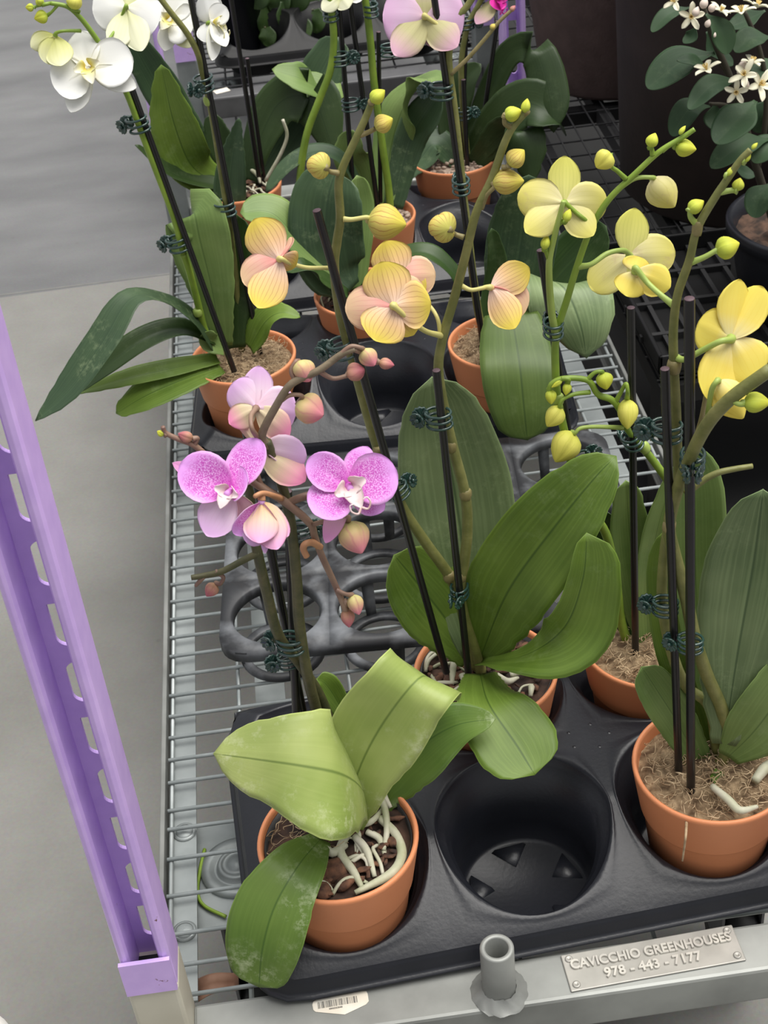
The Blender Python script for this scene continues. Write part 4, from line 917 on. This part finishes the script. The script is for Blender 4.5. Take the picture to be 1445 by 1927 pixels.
# ================================================================ D: pale yellow orchid, second row right
D=Plant('pale yellow orchid in the pot behind the bright yellow one, right of the peach orchid',.263,.898,'moss')
D.stake((1017,471),(1131,1222),.02,.0); D.stake((1187,579),(1196,1255),.0,-.01)
d1=D.stem([(1182,1215,.01),(1168,1165,.012),(1160,1100,.012),(1142,1010,.012),(1112,960,.008),(1082,895,.006),(1066,830,.004),(1050,755,.004),(1045,690,.004),(1047,630,.004),(1068,560,.002),(1086,500,0),(1112,430,0),(1146,375,0),(1192,330,0),(1240,286,0),(1285,258,0),(1307,243,0)],[.0042,.0017],'stem_green')
D.stem([(1046,632,.003),(1037,580,.0),(1033,500,-.004),(1042,450,-.006),(1056,395,-.008),(1060,378,-.008)],[.0030,.0016],'stem_pale',par=d1)
d2=D.stem([(1240,1220,.02),(1290,1150,.02),(1336,1062,.012),(1312,990,.006),(1248,893,0),(1206,838,-.002),(1180,805,-.004),(1167,772,-.004),(1150,752,-.004),(1125,742,-.004),(1106,716,-.004),(1062,712,-.004),(1038,722,-.004),(1032,738,-.004)],[.0040,.0018],'stem_green')
D.node(1050,752,.003,V((0,0,1)),.0042,d1,'stem_pale'); D.node(1212,842,-.002,V((-.5,0,1)),.0042,d2,'stem_pale')
D.flower(1062,382,.004,(.05,.15,-1),[(0,-88,31,.05,'sepal',None,.15),(-88,-14,40,-.05,'petal',None,.1),(82,-2,40,-.05,'petal',None,.1),(-74,56,32,.05,'sepal',(-.2,-.2,-1),.15,('ye_pale','ye_pale')),(54,62,30,.05,'sepal',(.2,-.2,-1),.15,('ye_pale','ye_pale'))],YP,ped=[(1080,402,.002),(1096,415,0),(1114,425,0)],pmat='stem_green',lip=(0,30,24),lipmat='lip_r')
D.flower(1184,482,.012,(.05,.15,-1),[(10,-90,32,.05,'sepal',None,.15),(88,-6,40,-.05,'petal',None,.1),(-72,62,36,.0,'petal',None,.1),(20,60,30,-.1,'sepal'),(60,48,26,-.2,'sepal')],YP,ped=[(1170,474,.008),(1140,480,.004),(1110,500,0),(1088,502,0)],pmat='stem_pale',pr=.0019)
for q in [(1180,779,-.01,58,40,-90,.1,'ye_bud',[(1158,757,-.004),(1170,735,-.006),(1178,722,-.008),(1181,738,-.01)],'stem_green'),(1061,841,-.014,66,58,-120,.1,'ye_bud',[(1172,805,-.006),(1120,803,-.01),(1092,806,-.012),(1082,815,-.013)],'stem_pale'),(1042,784,-.008,46,38,-125,.1,'ye_bud',[(1110,738,-.004),(1080,742,-.006),(1058,752,-.008),(1053,765,-.008)],'stem_green'),(1137,717,-.004,34,33,-75,.1,'gr_bud',[(1102,718,-.004),(1118,702,-.004),(1131,699,-.004)],'stem_green'),(1066,732,-.006,24,18,-100,.1,'gr_bud',[(1056,712,-.004),(1070,714,-.006)],'stem_green'),(1036,747,-.006,28,22,-85,.1,'gr_bud',[(1032,732,-.004)],'stem_green'),(1048,722,-.006,26,10,215,.1,'gr_bud',None,None),
          (1135,302,0,40,40,-130,.2,'ye_bud',[(1178,337,0),(1162,322,0),(1150,312,0)],'stem_green'),(1228,264,0,28,24,70,.2,'gr_bud',[(1228,292,0),(1226,280,0)],'stem_green'),(1290,279,0,40,33,-10,.2,'gr_bud',[(1245,284,0),(1265,270,0)],'stem_green'),(1248,363,0,70,60,-55,.2,'ye_pale',[(1160,358,0),(1195,336,0),(1228,334,0)],'stem_pale'),(1068,406,-.008,26,17,70,.1,'gr_bud',[(1050,422,-.006),(1060,416,-.008)],'stem_green'),(1027,456,-.006,28,18,80,.1,'gr_bud',[(1033,488,-.004),(1026,470,-.006)],'stem_green'),(1284,245,0,20,10,55,.1,'gr_bud',None,None)]:
    D.bud(*q[:8],ped=q[8],pmat=q[9],pr=.0016)
D.clip(1042,621,.002,2.6,1.15,style=1); D.clip(1192,831,-.003,2.6,1.15,V((-.4,0,1)),style=1); D.clip(1090,872,.004,3.6,1.1,V((-.3,0,1)))
D.leaf([(1215,1215,.006),(1196,1110,.02),(1184,1000,.03),(1178,905,.03)],[16,34,38,22],'leaf_pale',nrm=(-.05,.15,1),fold=12)
D.leaf([(1222,1245,.004),(1218,1120,.012),(1238,990,.02),(1278,870,.024)],[20,30,30,16],'leaf_pale',nrm=(.2,.1,1),fold=14)
D.leaf([(1205,1215,.012),(1168,1120,.03),(1140,1010,.04),(1135,960,.04)],[20,36,34,16],'leaf_dark',nrm=(-.1,.2,1),fold=12)
D.leaf([(1250,1240,.0),(1290,1255,-.008),(1330,1280,-.01)],[12,20,14],'leaf_mid',nrm=(0,.5,.9),fold=10)
# ================================================================ E: lilac orchid behind, mid right
E_=Plant('lilac orchid with a broad hanging leaf, in the right pot of the middle tray',.224,1.424,'moss')
E_.stake((812,-40),(908,645),.0,.0,.0036)
e1=E_.stem([(935,690,.01),(905,610,.008),(890,520,.006),(880,430,.004),(872,370,.004),(864,290,.002),(854,200,.002),(846,140,.002),(845,95,.0),(858,40,0),(880,10,0),(905,-30,0)],[.0048,.0034],'stem_olive')
E_.stem([(848,140,.0),(880,110,0),(915,70,0),(940,40,0),(968,14,0)],[.0024,.0018],'stem_tan',par=e1)
E_.bud(965,16,0,14,10,50,.1,'pk_dark'); E_.bud(928,50,0,14,11,40,.1,'pc_bud')
E_.flower(800,32,.0,(.02,.1,-1),[(-80,0,56,.0,'petal',None,.1),(74,0,56,.0,'petal',None,.1),(-58,74,32,.06,'sepal',None,.12),(60,58,32,.06,'sepal',None,.12),(-4,-60,30,.06,'sepal',None,.12),(14,50,16,-.4,'sepal')],LI,ped=[(822,50,0),(836,62,0),(848,70,0)],pr=.0022)
E_.clip(836,172,.0,-.2,1.5); E_.clip(868,352,.002,3.0,1.5,style=1)
E_.leaf([(962,588,-.015),(968,625,-.04),(978,690,-.085),(986,770,-.11),(992,828,-.12)],[50,64,74,64,38],'leaf_flap',side=(1,.04,0),fold=5)
E_.leaf([(970,640,.03),(1020,540,.03),(1062,545,.0),(1092,610,-.03),(1104,674,-.04)],[24,60,82,66,14],'leaf_dull',side=(.90,-.2,.1),fold=6)
E_.leaf([(965,640,.04),(970,540,.06),(985,430,.07),(995,330,.06)],[26,58,66,40],'leaf_blue',nrm=(0,.3,1),fold=8)
E_.leaf([(985,620,.04),(1045,530,.06),(1100,470,.06),(1140,425,.05)],[24,48,54,34],'leaf_dark',nrm=(.1,.4,.9),fold=8)
E_.leaf([(930,660,.01),(925,580,.03),(935,500,.04),(925,430,.04)],[18,22,20,10],'leaf_dark',nrm=(0,.2,1))
# ================================================================ F: pot half hidden behind the peach flowers
F=Plant('orchid with broad speckled leaf in the half-hidden pot behind the peach flowers',.079,1.582,'bark')
F.leaf([(660,545,.0),(630,510,.01),(614,440,.02),(618,370,.03),(632,322,.04)],[22,60,70,68,46],'leaf_blue',nrm=(-.08,.2,1),fold=9)
F.leaf([(668,545,.01),(672,460,.03),(675,390,.045),(672,330,.05)],[20,28,30,16],'leaf_pale',nrm=(.5,.1,1),fold=14)
F.leaf([(680,550,-.0),(740,490,-.01),(800,475,-.02),(850,510,-.03),(868,548,-.035)],[12,18,22,18,8],'leaf_dark',nrm=(.1,.6,.75),fold=18)
F.leaf([(655,555,-.01),(600,520,-.02),(575,500,-.03),(540,512,-.04)],[14,24,22,10],'leaf_dark',nrm=(0,.6,.75),fold=12)
F.leaf([(650,550,-.0),(560,450,.02),(510,400,.03),(452,400,.03)],[16,32,40,26],'leaf_pale',nrm=(0,.5,.85),fold=10)
# ================================================================ G: white orchid, left of the middle tray
G=Plant('white orchid leaning over the aisle from the left pot of the middle tray',-.075,1.464,'moss')
G.stake((238,140),(443,705),-.03,-.03,.0034); G.stake((352,-40),(490,668),.01,.01,.0034)
g1=G.stem([(405,660,.0),(385,620,-.006),(372,570,-.012),(356,510,-.02),(345,478,-.026)],[.0042,.0040],'stem_green')
g1b=G.stem([(345,478,-.026),(328,412,-.028),(297,330,-.03),(268,255,-.032),(240,180,-.034),(205,110,-.036),(172,60,-.036),(148,30,-.036),(125,12,-.036),(95,6,-.036)],[.0038,.0021],'stem_green')
g2=G.stem([(455,660,.02),(445,540,.018),(432,430,.016),(416,320,.014),(396,200,.012),(382,140,.01),(372,100,.008),(350,60,.006),(322,24,.004),(300,-5,.004),(280,-30,.004)],[.0040,.0028],'stem_olive')
G.node(372,588,-.012,V((0,0,1)),.005,g1,'stem_pale'); G.node(392,190,.012,V((-.1,0,1)),.0048,g2,'stem_pale')
G.flower(168,130,-.05,(-.05,.05,1),[(-66,34,46,.08,'petal',None,.1),(84,-16,48,.08,'petal',None,.1),(-18,-72,32,.0,'sepal',None,.1),(-36,80,26,-.05,'sepal'),(88,34,24,-.05,'sepal')],WH,lip=(10,28,46),lipmat='lip_y')
G.flower(238,14,-.0,(.05,.2,-1),[(-64,6,42,.0,'petal'),(56,38,44,.0,'petal'),(-22,80,26,.08,'sepal'),(30,84,27,.08,'sepal'),(0,-60,30,0,'sepal')],WH,ped=[(225,50,.0),(208,78,-.02),(200,98,-.034)],pmat='stem_green')
G.flower(318,42,.03,(.2,.1,1),[(46,14,42,.1,'petal'),(-20,-40,30,0,'petal'),(40,48,20,.0,'sepal',None,.1,('cream_half','wh_pet')),(-8,54,18,.0,'sepal'),(30,-50,26,0,'sepal')],WH,lip=(-14,22,34),lipmat='lip_y',ped=[(340,48,.02),(352,60,.008)],pmat='stem_green')
G.flower(398,42,-.01,(.8,.05,.4),[(-16,-52,30,.0,'petal',(.6,0,-1)),(0,72,19,.0,'sepal',(.8,0,.6)),(28,48,17,.1,'sepal',(.4,0,1)),(30,-24,22,.3,'petal',(.3,.3,1)),(-18,34,28,-.1,'petal',(.6,0,-1))],WH,lip=(20,14,34),lipmat='lip_y',tend=True,ped=[(388,50,-.0),(378,70,.006),(376,90,.009)],pmat='stem_green')
G.flower(103,68,-.04,(-.5,-.4,-.6),[(-44,22,20,.1,'sepal',(-.3,.6,-1),.5),(14,58,27,.1,'sepal',(0,.2,-1),.4),(-14,50,24,-.2,'petal',(-.6,0,-1),.3)],{'petal':('cream_half','cream_half'),'sepal':('cream_half','cream_half'),'col':'cream_half'},ped=[(125,62,-.038),(152,58,-.036)],pmat='stem_green')
for q in [(77,32,-.036,26,25,200,.2,'gr_bud',[(108,10,-.036),(98,22,-.036)],'stem_green'),(56,14,-.036,16,15,180,.1,'gr_bud',[(95,6,-.036),(68,12,-.036)],'stem_green'),(141,2,-.038,32,30,60,.2,'ye_bud',[(150,22,-.036)],'stem_green'),(74,2,-.036,18,16,120,.1,'gr_bud',[(95,6,-.036)],'stem_green')]:
    G.bud(*q[:8],ped=q[8],pmat=q[9])
G.clip(264,233,-.03,-.3,1.5,V((-.2,0,1))); G.clip(338,459,-.026,-.3,1.5,V((-.2,0,1))); G.clip(386,155,.01,1.5,1.5); G.clip(428,392,.012,-.3,1.5,V((-.1,0,1)))
G.leaf([(405,655,-.01),(365,600,-.02),(305,562,-.035),(245,562,-.06),(195,640,-.09),(130,730,-.11),(66,792,-.12)],[14,28,26,30,40,34,6],'leaf_blue',nrm=[(0,.6,.8),(0,.7,.7),(-.2,.6,.8),(-.3,.3,1)],fold=8)
G.leaf([(402,640,-.005),(340,618,-.02),(270,640,-.04),(200,690,-.055),(142,742,-.06)],[14,24,28,24,5],'leaf_dark',nrm=(-.05,.5,.85),fold=16)
G.leaf([(410,675,-.012),(330,692,-.03),(240,712,-.045),(142,741,-.055)],[14,22,20,4],'leaf_mid',nrm=(-.05,.5,.85),fold=12)
G.leaf([(415,690,-.02),(350,712,-.04),(280,742,-.055),(218,778,-.065)],[20,36,38,16],'leaf_mid',nrm=(-.05,.5,.85),fold=8)
G.leaf([(418,650,.0),(398,540,.0),(376,450,.004),(366,402,.012),(362,412,.03)],[20,44,60,56,50],'leaf_pale',nrm=(-.1,.15,1),fold=6)
G.leaf([(440,655,.006),(425,560,.018),(428,480,.026),(440,400,.03)],[22,50,54,30],'leaf_dark',nrm=(.1,.2,1),fold=14)
G.leaf([(470,655,.0),(500,605,-.005),(530,588,-.012),(565,597,-.02)],[16,34,20,6],'leaf_mid',nrm=(.1,.5,.85),fold=14)
G.leaf([(420,655,-.008),(398,645,-.012),(385,625,-.014)],[18,22,14],'leaf_pale',nrm=(-.2,.4,.9))
# ================================================================ back row H, I, J
H=Plant('orchid with two bright green stems, in the front pot of the rear tray',.109,1.792,'pebbles')
H.stake((634,-40),(668,400),.0,.0,.0034); H.stake((655,-20),(712,398),.004,.004,.0034); H.stake((712,60),(716,380),.01,.01,.003)
H.stem([(735,405,.0),(732,360,0),(722,290,0),(712,220,0),(703,150,0),(697,80,0),(690,20,0),(680,-40,0)],[.0050,.0046],'stem_green')
H.stem([(560,400,-.02),(566,320,-.02),(578,250,-.02),(602,185,-.02),(622,130,-.02),(628,70,-.02),(622,10,-.02),(615,-40,-.02)],[.0050,.0044],'stem_green')
H.flower(640,-8,-.02,(.1,.2,-1),[(-34,28,16,.1,'sepal'),(16,24,18,.1,'sepal'),(-30,-40,30,0,'petal'),(40,-30,30,0,'petal')],WH)
H.clip(622,28,-.016,3,1.5,style=1); H.clip(634,112,-.016,3,1.5); H.clip(655,198,.002,3,1.4); H.clip(698,20,0,3,1.5,style=1); H.clip(728,95,.008,3,1.4)
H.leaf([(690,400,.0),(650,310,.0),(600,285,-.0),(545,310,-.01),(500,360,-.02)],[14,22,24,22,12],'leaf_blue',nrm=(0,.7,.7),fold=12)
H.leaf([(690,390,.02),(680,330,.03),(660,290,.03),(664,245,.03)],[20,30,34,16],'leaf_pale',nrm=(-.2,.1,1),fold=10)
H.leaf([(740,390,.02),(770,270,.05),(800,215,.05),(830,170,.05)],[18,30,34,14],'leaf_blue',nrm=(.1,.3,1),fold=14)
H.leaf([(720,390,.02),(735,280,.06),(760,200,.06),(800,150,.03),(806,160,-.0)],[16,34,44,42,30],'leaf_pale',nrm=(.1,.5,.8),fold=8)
I_=Plant('magenta orchid in the pebble-topped pot at the far right of the rear tray',.248,1.949,'pebbles')
I_.stake((878,40),(868,300),-.01,-.01,.0032); I_.stake((936,40),(900,290),.01,.01,.0034); I_.stake((872,150),(880,330),-.02,-.03,.0034)
I_.stem([(880,300,-.012),(872,220,-.012),(868,120,-.012),(880,50,-.012),(900,10,-.012),(915,-20,-.012)],[.0046,.0036],'stem_olive')
I_.flower(930,-4,-.02,(.7,-.2,.6),[(-34,48,20,-.05,'sepal',(.8,0,-1)),(10,26,18,.2,'petal',(.5,0,1)),(-24,-30,26,0,'petal')],MG,lip=(10,18,30),lipmat='mag',tend=True)
I_.clip(868,215,-.012,3,1.4); I_.clip(873,45,-.012,3,1.4)
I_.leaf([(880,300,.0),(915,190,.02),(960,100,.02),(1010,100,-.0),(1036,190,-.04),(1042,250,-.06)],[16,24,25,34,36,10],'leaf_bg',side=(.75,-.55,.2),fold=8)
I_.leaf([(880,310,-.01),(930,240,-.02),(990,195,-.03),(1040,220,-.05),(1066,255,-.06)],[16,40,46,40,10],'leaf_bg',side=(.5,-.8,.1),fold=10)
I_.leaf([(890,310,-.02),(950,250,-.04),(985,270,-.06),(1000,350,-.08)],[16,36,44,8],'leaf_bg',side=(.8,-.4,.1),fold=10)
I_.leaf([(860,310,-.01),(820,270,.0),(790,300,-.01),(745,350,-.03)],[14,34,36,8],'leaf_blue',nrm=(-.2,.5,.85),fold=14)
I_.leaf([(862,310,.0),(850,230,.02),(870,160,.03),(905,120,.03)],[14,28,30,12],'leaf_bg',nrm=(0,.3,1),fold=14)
J=Plant('orchid with folded pale leaf and pale roots, in the left pot of the rear tray',-.066,1.946,'bark')
J.stake((432,-20),(490,350),.0,.0,.0034); J.stake((465,110),(498,345),.01,.01,.003)
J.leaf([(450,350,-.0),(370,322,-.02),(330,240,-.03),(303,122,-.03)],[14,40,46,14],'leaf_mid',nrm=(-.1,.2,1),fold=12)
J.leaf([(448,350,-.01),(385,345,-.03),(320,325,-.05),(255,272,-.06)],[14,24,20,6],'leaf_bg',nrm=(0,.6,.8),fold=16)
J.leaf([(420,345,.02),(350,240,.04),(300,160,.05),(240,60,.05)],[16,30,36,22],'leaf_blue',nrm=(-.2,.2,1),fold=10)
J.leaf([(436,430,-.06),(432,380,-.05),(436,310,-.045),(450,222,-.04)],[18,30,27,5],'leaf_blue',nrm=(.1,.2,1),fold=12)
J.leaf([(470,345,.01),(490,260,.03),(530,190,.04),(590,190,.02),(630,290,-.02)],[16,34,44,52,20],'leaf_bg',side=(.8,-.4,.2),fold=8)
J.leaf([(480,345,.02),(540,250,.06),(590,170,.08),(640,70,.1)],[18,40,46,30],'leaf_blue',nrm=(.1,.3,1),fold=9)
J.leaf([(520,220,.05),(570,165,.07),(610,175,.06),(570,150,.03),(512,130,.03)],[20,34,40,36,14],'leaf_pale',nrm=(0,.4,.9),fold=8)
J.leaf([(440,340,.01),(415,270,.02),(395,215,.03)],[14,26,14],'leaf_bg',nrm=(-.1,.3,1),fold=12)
J.stem([(500,340,-.02),(528,290,-.02),(540,255,-.02),(532,225,-.02)],[.0028,.0022],'root',name='aerial_root'); J.rootz([(455,312,.135),(470,318,.14),(485,330,.138),(490,345,.13)],.0032); J.rootz([(440,318,.13),(452,308,.14),(462,320,.136)],.003)
# ================================================================ background
M['dk_wire']=simple('shade_toned_wire',(.020,.020,.021),.65,.1,col2=(.012,.012,.013),scale=30)  # near-black: the bench's shade is put into the wire colour
M['mat']=simple('black_shade_sheet',(.006,.006,.006),.9,0,col2=(.007,.007,.007),scale=200)
M['planter']=simple('brown_woven_planter',(.115,.075,.068),.75,0,col2=(.085,.055,.050),scale=35,detail=6,bump=.3,bscale=160)
M['planter2']=simple('dark_brown_planter',(.030,.018,.015),.7,0,col2=(.020,.012,.010),scale=25,bump=.2,bscale=120)
M['soil']=simple('potting_soil',(.10,.055,.035),.95,0,col2=(.022,.013,.009),scale=90,detail=6,bump=.7,bscale=160)
M['twig']=simple('brown_twig',(.045,.038,.022),.7)
b=MB(); b.box(.42,2.6,1.46,5.2,FZ+.0015,FZ+.004); b.build('floor_shade_sheet','mat',None,smooth=False,label='added black sheet darkening the floor under the dark wire bench at right',cat='mat')  # added black sheet standing in for shade on the floor below the bench
t=thing('wire_bench','dark wire bench beside the plant cart, carrying the brown planters and flowering shrub','bench',V((.95,2.2,FZ)))
b=MB()
for x in [.436+.0335*i for i in range(34)]: b.tube([V((x,1.5,-.002)),V((x,3.3,-.002))],.0016,5)
for y in [1.5+.058*i for i in range(32)]: b.tube([V((.432,y,-.0045)),V((1.56,y,-.0045))],.0016,5)
b.build('wire_top','dk_wire',t)
for y in (1.5,2.4,3.29):
    b=MB(); b.box(.433,1.56,y-.012,y+.012,-.034,-.008); b.build('cross_rail','black',t,smooth=False)
for x in (.444,.57,1.0,1.55):
    b=MB(); b.box(x-.010,x+.010,1.49,3.3,-.034,-.0085); b.build('side_rail','dk_wire' if x==.57 else 'black',t,smooth=False)
for x in (.452,1.54):
    for y in (1.53,3.26):
        b=MB(); b.box(x-.015,x+.015,y-.015,y+.015,FZ,-.034); b.build('leg','black',t,smooth=False)
t=thing('flood_tray','shallow black ribbed tray on the dark bench under the shrub pot','tray',V((.72,1.66,0)))
b=MB(); b.box(.434,1.02,1.50,1.82,.0015,.004); b.build('tray_base','black',t,smooth=False)
b=MB()
for x0,x1,y0,y1 in ((.434,1.02,1.50,1.506),(.434,1.02,1.814,1.82),(.434,.440,1.50,1.82),(1.014,1.02,1.50,1.82)): b.box(x0,x1,y0,y1,.004,.030)
b.build('tray_rim','black',t,smooth=False,bevel=.002)
for i in range(5):
    b=MB(); x=.46+.032*i; b.box(x,x+.006,1.506,1.814,.004,.012); b.build('rib','dk_wire',t,smooth=False)
for y in (1.58,1.66,1.74):
    b=MB(); b.box(.431,.60,y,y+.007,.004,.013); b.build('rib','dk_wire',t,smooth=False)
def planter(label,cx,cy,r0,r1,h,m,z0=0.0,name='planter'):
    t=thing(name,label,'planter',V((cx,cy,z0)),'brown planters'); rr=r0+(r1-r0)*.97
    v,f=lathe([(0,.0),(r0*.95,0),(r0,.008),(r0+(r1-r0)*.5,h*.5),(r1,h*.93),(r1+.006,h*.94),(r1+.007,h-.004),(r1+.002,h),(r1-.008,h-.002),(r1-.012,h-.05)],64,V((cx,cy,z0))); mk('planter_body',v,f,m,t)
    v,f=lathe([(r1-.012,h-.05),(r1*.5,h-.04),(0,h-.036)],48,V((cx,cy,z0))); mk('potting_soil',v,f,'soil',t,kind='stuff'); return t
planter('large brown tapered planter behind the hanging orchid leaves',.625,2.52,.135,.19,.42,'planter')
planter('very dark brown planter behind the white-flowered shrub',.705,2.03,.185,.205,.5,'planter2')
# flowering citrus in a black nursery pot
S=thing('flowering_shrub','leafy shrub with waxy white flower clusters in a black pot at upper right','shrub',V((.662,1.62,.004)))
c=V((.662,1.62,.004))
v,f=lathe([(0,.0),(.075,0),(.082,.004),(.100,.10),(.103,.112),(.108,.113),(.109,.128),(.106,.131),(.101,.129),(.096,.10)],56,c); mk('nursery_pot',v,f,'tray',S)
vs=[];fs=[]
for i in range(13):
    for k in range(40):
        q=i/12; a=6.2832*k/40; x,y=.099*q*math.cos(a),.099*q*math.sin(a); vs.append(c+V((x,y,.106+.012*noise.noise(V((x*55,y*55,1)))+.006*noise.noise(V((x*160,y*160,3))))))
for i in range(12):
    for k in range(40): fs.append((i*40+k,i*40+(k+1)%40,(i+1)*40+(k+1)%40,(i+1)*40+k))
mk('potting_soil',vs,fs,'soil',S,kind='stuff')
class Sh(Plant):
    def __init__(s,t,y): s.t=t; s.y=y; s.base=t.location.copy()
q=Sh(S,1.62)
tr_=q.stem([(1470,470,.0),(1450,400,.0),(1425,320,.0),(1400,230,.0),(1375,150,0),(1345,80,0),(1325,20,0),(1310,-30,0)],[.0060,.0030],'twig',name='trunk')
q.stem([(1425,320,0),(1440,230,.0),(1440,150,.0),(1425,80,0),(1400,20,0)],[.0040,.0025],'twig',name='branch')
q.stem([(1400,230,0),(1370,200,-.0),(1335,195,-.01)],[.003,.002],'twig',name='branch'); q.stem([(1375,150,0),(1355,120,-.0),(1330,105,0)],[.003,.002],'twig',name='branch')
for L,W in [([(1345,100,.0),(1280,118,-.0),(1218,166,-.01)],38),([(1298,14,.0),(1258,26,-.01),(1226,60,-.02)],17),([(1328,26,-.03),(1356,58,-.04),(1369,102,-.05)],25),([(1336,132,-.01),(1302,114,-.02),(1274,113,-.02)],17),([(1450,70,-.02),(1412,72,-.03),(1383,98,-.04)],26),([(1388,150,-.02),(1340,160,-.04),(1296,206,-.06)],24),([(1336,200,.0),(1296,206,-.01),(1264,256,-.02)],26),([(1345,195,.0),(1345,225,-.01),(1352,246,-.02)],22),([(1422,190,-.03),(1394,218,-.05),(1346,270,-.07)],38),([(1448,262,-.02),(1395,272,-.04),(1338,316,-.06)],30),([(1470,250,-.01),(1440,280,-.03),(1418,306,-.04)],28),([(1450,345,-.02),(1428,372,-.03),(1420,410,-.04)],26),([(1440,20,.02),(1400,40,.02),(1370,52,.02)],22),([(1330,60,.03),(1345,100,.03),(1380,120,.03)],24),([(1470,120,.0),(1440,130,-.0),(1420,150,-.01)],24),([(1460,190,.02),(1435,215,.02),(1425,250,.02)],26),([(1380,310,.02),(1400,325,.02),(1420,330,.02)],16),([(1310,50,.03),(1300,70,.03),(1285,80,.03)],14)]:
    q.leaf(L,W,'leaf_citrus',nrm=(-.1,.45,.9),base=.12,v0=.5,p=1.7,fold=12,n=8)
def star(px,py,dy,R,n,rot,face,ck):
    cc=q.P(px,py,dy); k=pm(cc); fz=cv(*face).normalized(); ex=fz.orthogonal().normalized(); ey=fz.cross(ex); R*=1.2; m=MB()
    for i in range(9):
        a=i*.7; m.tube([cc,cc+(ex*math.cos(a)+ey*math.sin(a))*R*k*.16+fz*R*k*.42],R*k*.028,5,curve=False)
    root=m.build('blossom','anther',S)
    for i in range(n):
        a=rot+i*2*math.pi/n; d=(ex*math.cos(a)+ey*math.sin(a)); L=R*k*(1+.12*math.sin(i*3+rot)); vs=[];fs=[]
        for i2 in range(9):
            t_=i2/8; w=R*k*.19*interp([(0,.5),(.4,1),(.75,.85),(.95,.4),(1,.1)],t_)
            for j in range(5):
                u=-1+j/2; vs.append(cc+d*L*(t_*(1-.15*t_))+fz*L*(.55*t_-.35*t_*t_)+d.cross(fz)*u*w+fz*(abs(u)*w*.35))
        m=len(vs); vs+=[p-fz*.0008 for p in vs]
        for i2 in range(8):
            for j in range(4): a_=i2*5+j; fs+=[(a_,a_+1,a_+6,a_+5),(m+a_,m+a_+5,m+a_+6,m+a_+1)]
            for j in (0,4): a_=i2*5+j; fs.append((a_,a_+5,m+a_+5,m+a_))
        uvs=[(j/4,i2/8) for i2 in range(9) for j in range(5)]; mk('petal',vs,fs,'cit_pet',root,uv=uvs*2)
for i,(px,py,dy,R,n,face) in enumerate([(1300,32,-.03,26,5,(-.1,-.3,1)),(1270,4,-.03,24,4,(-.6,.2,.8)),(1355,22,-.03,22,5,(.3,.6,.6)),(1395,24,-.04,26,5,(-.2,.7,.5)),(1424,14,-.03,26,5,(.2,.8,.4)),(1330,132,-.05,26,5,(-.4,.6,.6)),(1402,142,-.06,28,5,(-.5,.1,.9)),(1428,160,-.06,30,5,(.3,.0,1)),(1385,172,-.06,24,5,(-.2,-.5,.9)),(1415,120,-.05,26,4,(.1,.8,.6))]):
    star(px,py,dy,R,n,i*.8,face,0)
for px,py,r_ in ((1310,22,15),(1325,6,16),(1340,14,14),(1332,44,12),(1344,66,8),(1398,122,16),(1394,134,14),(1404,160,13)):
    q.bud(px,py,-.045,r_*1.3,r_,70,.3,'cit_bud',name='blossom_bud',ridge=.02)
# foliage pot plant, and black trays added to darken the rear cart
r4=pot_tray('black moulded tray added for darkness at front of rear cart, behind the orchid leaves',.13,2.84,0,mat='black'); pot_tray('black moulded tray added for darkness farther back on the rear cart',.13,3.22,0,mat='black')
Fp=thing('potted_foliage_plant','dark round-leaved foliage plant in a black pot on the rear cart at top','plant',V((-.055,2.84,.02)))
c=V((-.055,2.84,.02)); v,f=lathe([(0,.0),(.045,0),(.047,.003),(.062,.115),(.066,.116),(.066,.126),(.061,.127),(.058,.11),(0,.108)],40,c); mk('nursery_pot',v,f,'tray',Fp)
q=Sh(Fp,2.84); rr=random.Random(5)
for i,(px,py,w_) in enumerate([(470,18,26),(505,40,30),(540,30,28),(560,55,26),(575,15,28),(520,5,26),(590,40,22),(480,-10,28),(450,40,18),(535,65,22),(555,-8,30),(500,70,18)]):
    q.stem([(440,60,0),((440+px)/2,(60+py)/2-14,-.0),(px,py-w_,-.01*(i%4))],[.003,.002],'stem_dark',name='leaf_stalk',seg=6)
    q.leaf([(px,py-w_,-.01*(i%4)),(px+4,py,-.01*(i%4)-.01),(px+2+rr.uniform(-6,6),py+w_,-.01*(i%4)-.012)],w_*.95,'leaf_dark',nrm=(rr.uniform(-.3,.3),.4,.9),base=.55,v0=.45,p=2,fold=8,n=8)
# ================================================================ light
w=bpy.data.worlds.new('greenhouse_sky'); SC.world=w; w.use_nodes=True; nt=w.node_tree; bg=nt.nodes['Background']
tc=nt.nodes.new('ShaderNodeTexCoord'); sx=nt.nodes.new('ShaderNodeSeparateXYZ'); nt.links.new(tc.outputs['Generated'],sx.inputs[0])
r=ramp(nt,sx.outputs[2],[(0,(.30,.30,.30)),(.25,(.55,.56,.57)),(.9,(1.0,1.01,1.02))]); nt.links.new(r.outputs[0],bg.inputs[0]); bg.inputs[1].default_value=.6
s=bpy.data.lights.new('diffused_sun','SUN'); s.energy=3.3; s.angle=math.radians(52); s.color=(1,.97,.92)
so=bpy.data.objects.new('diffused_sun',s); COL.objects.link(so); so.rotation_euler=V((.35,-.55,.0)).to_track_quat('Z','Y').to_euler()
so.rotation_euler=(V((.32,.02,1.0))).to_track_quat('Z','Y').to_euler()
vs=SC.view_settings; vs.view_transform='Standard'; vs.look='None'; vs.gamma=1; vs.use_curve_mapping=False; vs.exposure=0.55
SC.cycles.max_bounces=8; SC.cycles.transparent_max_bounces=8
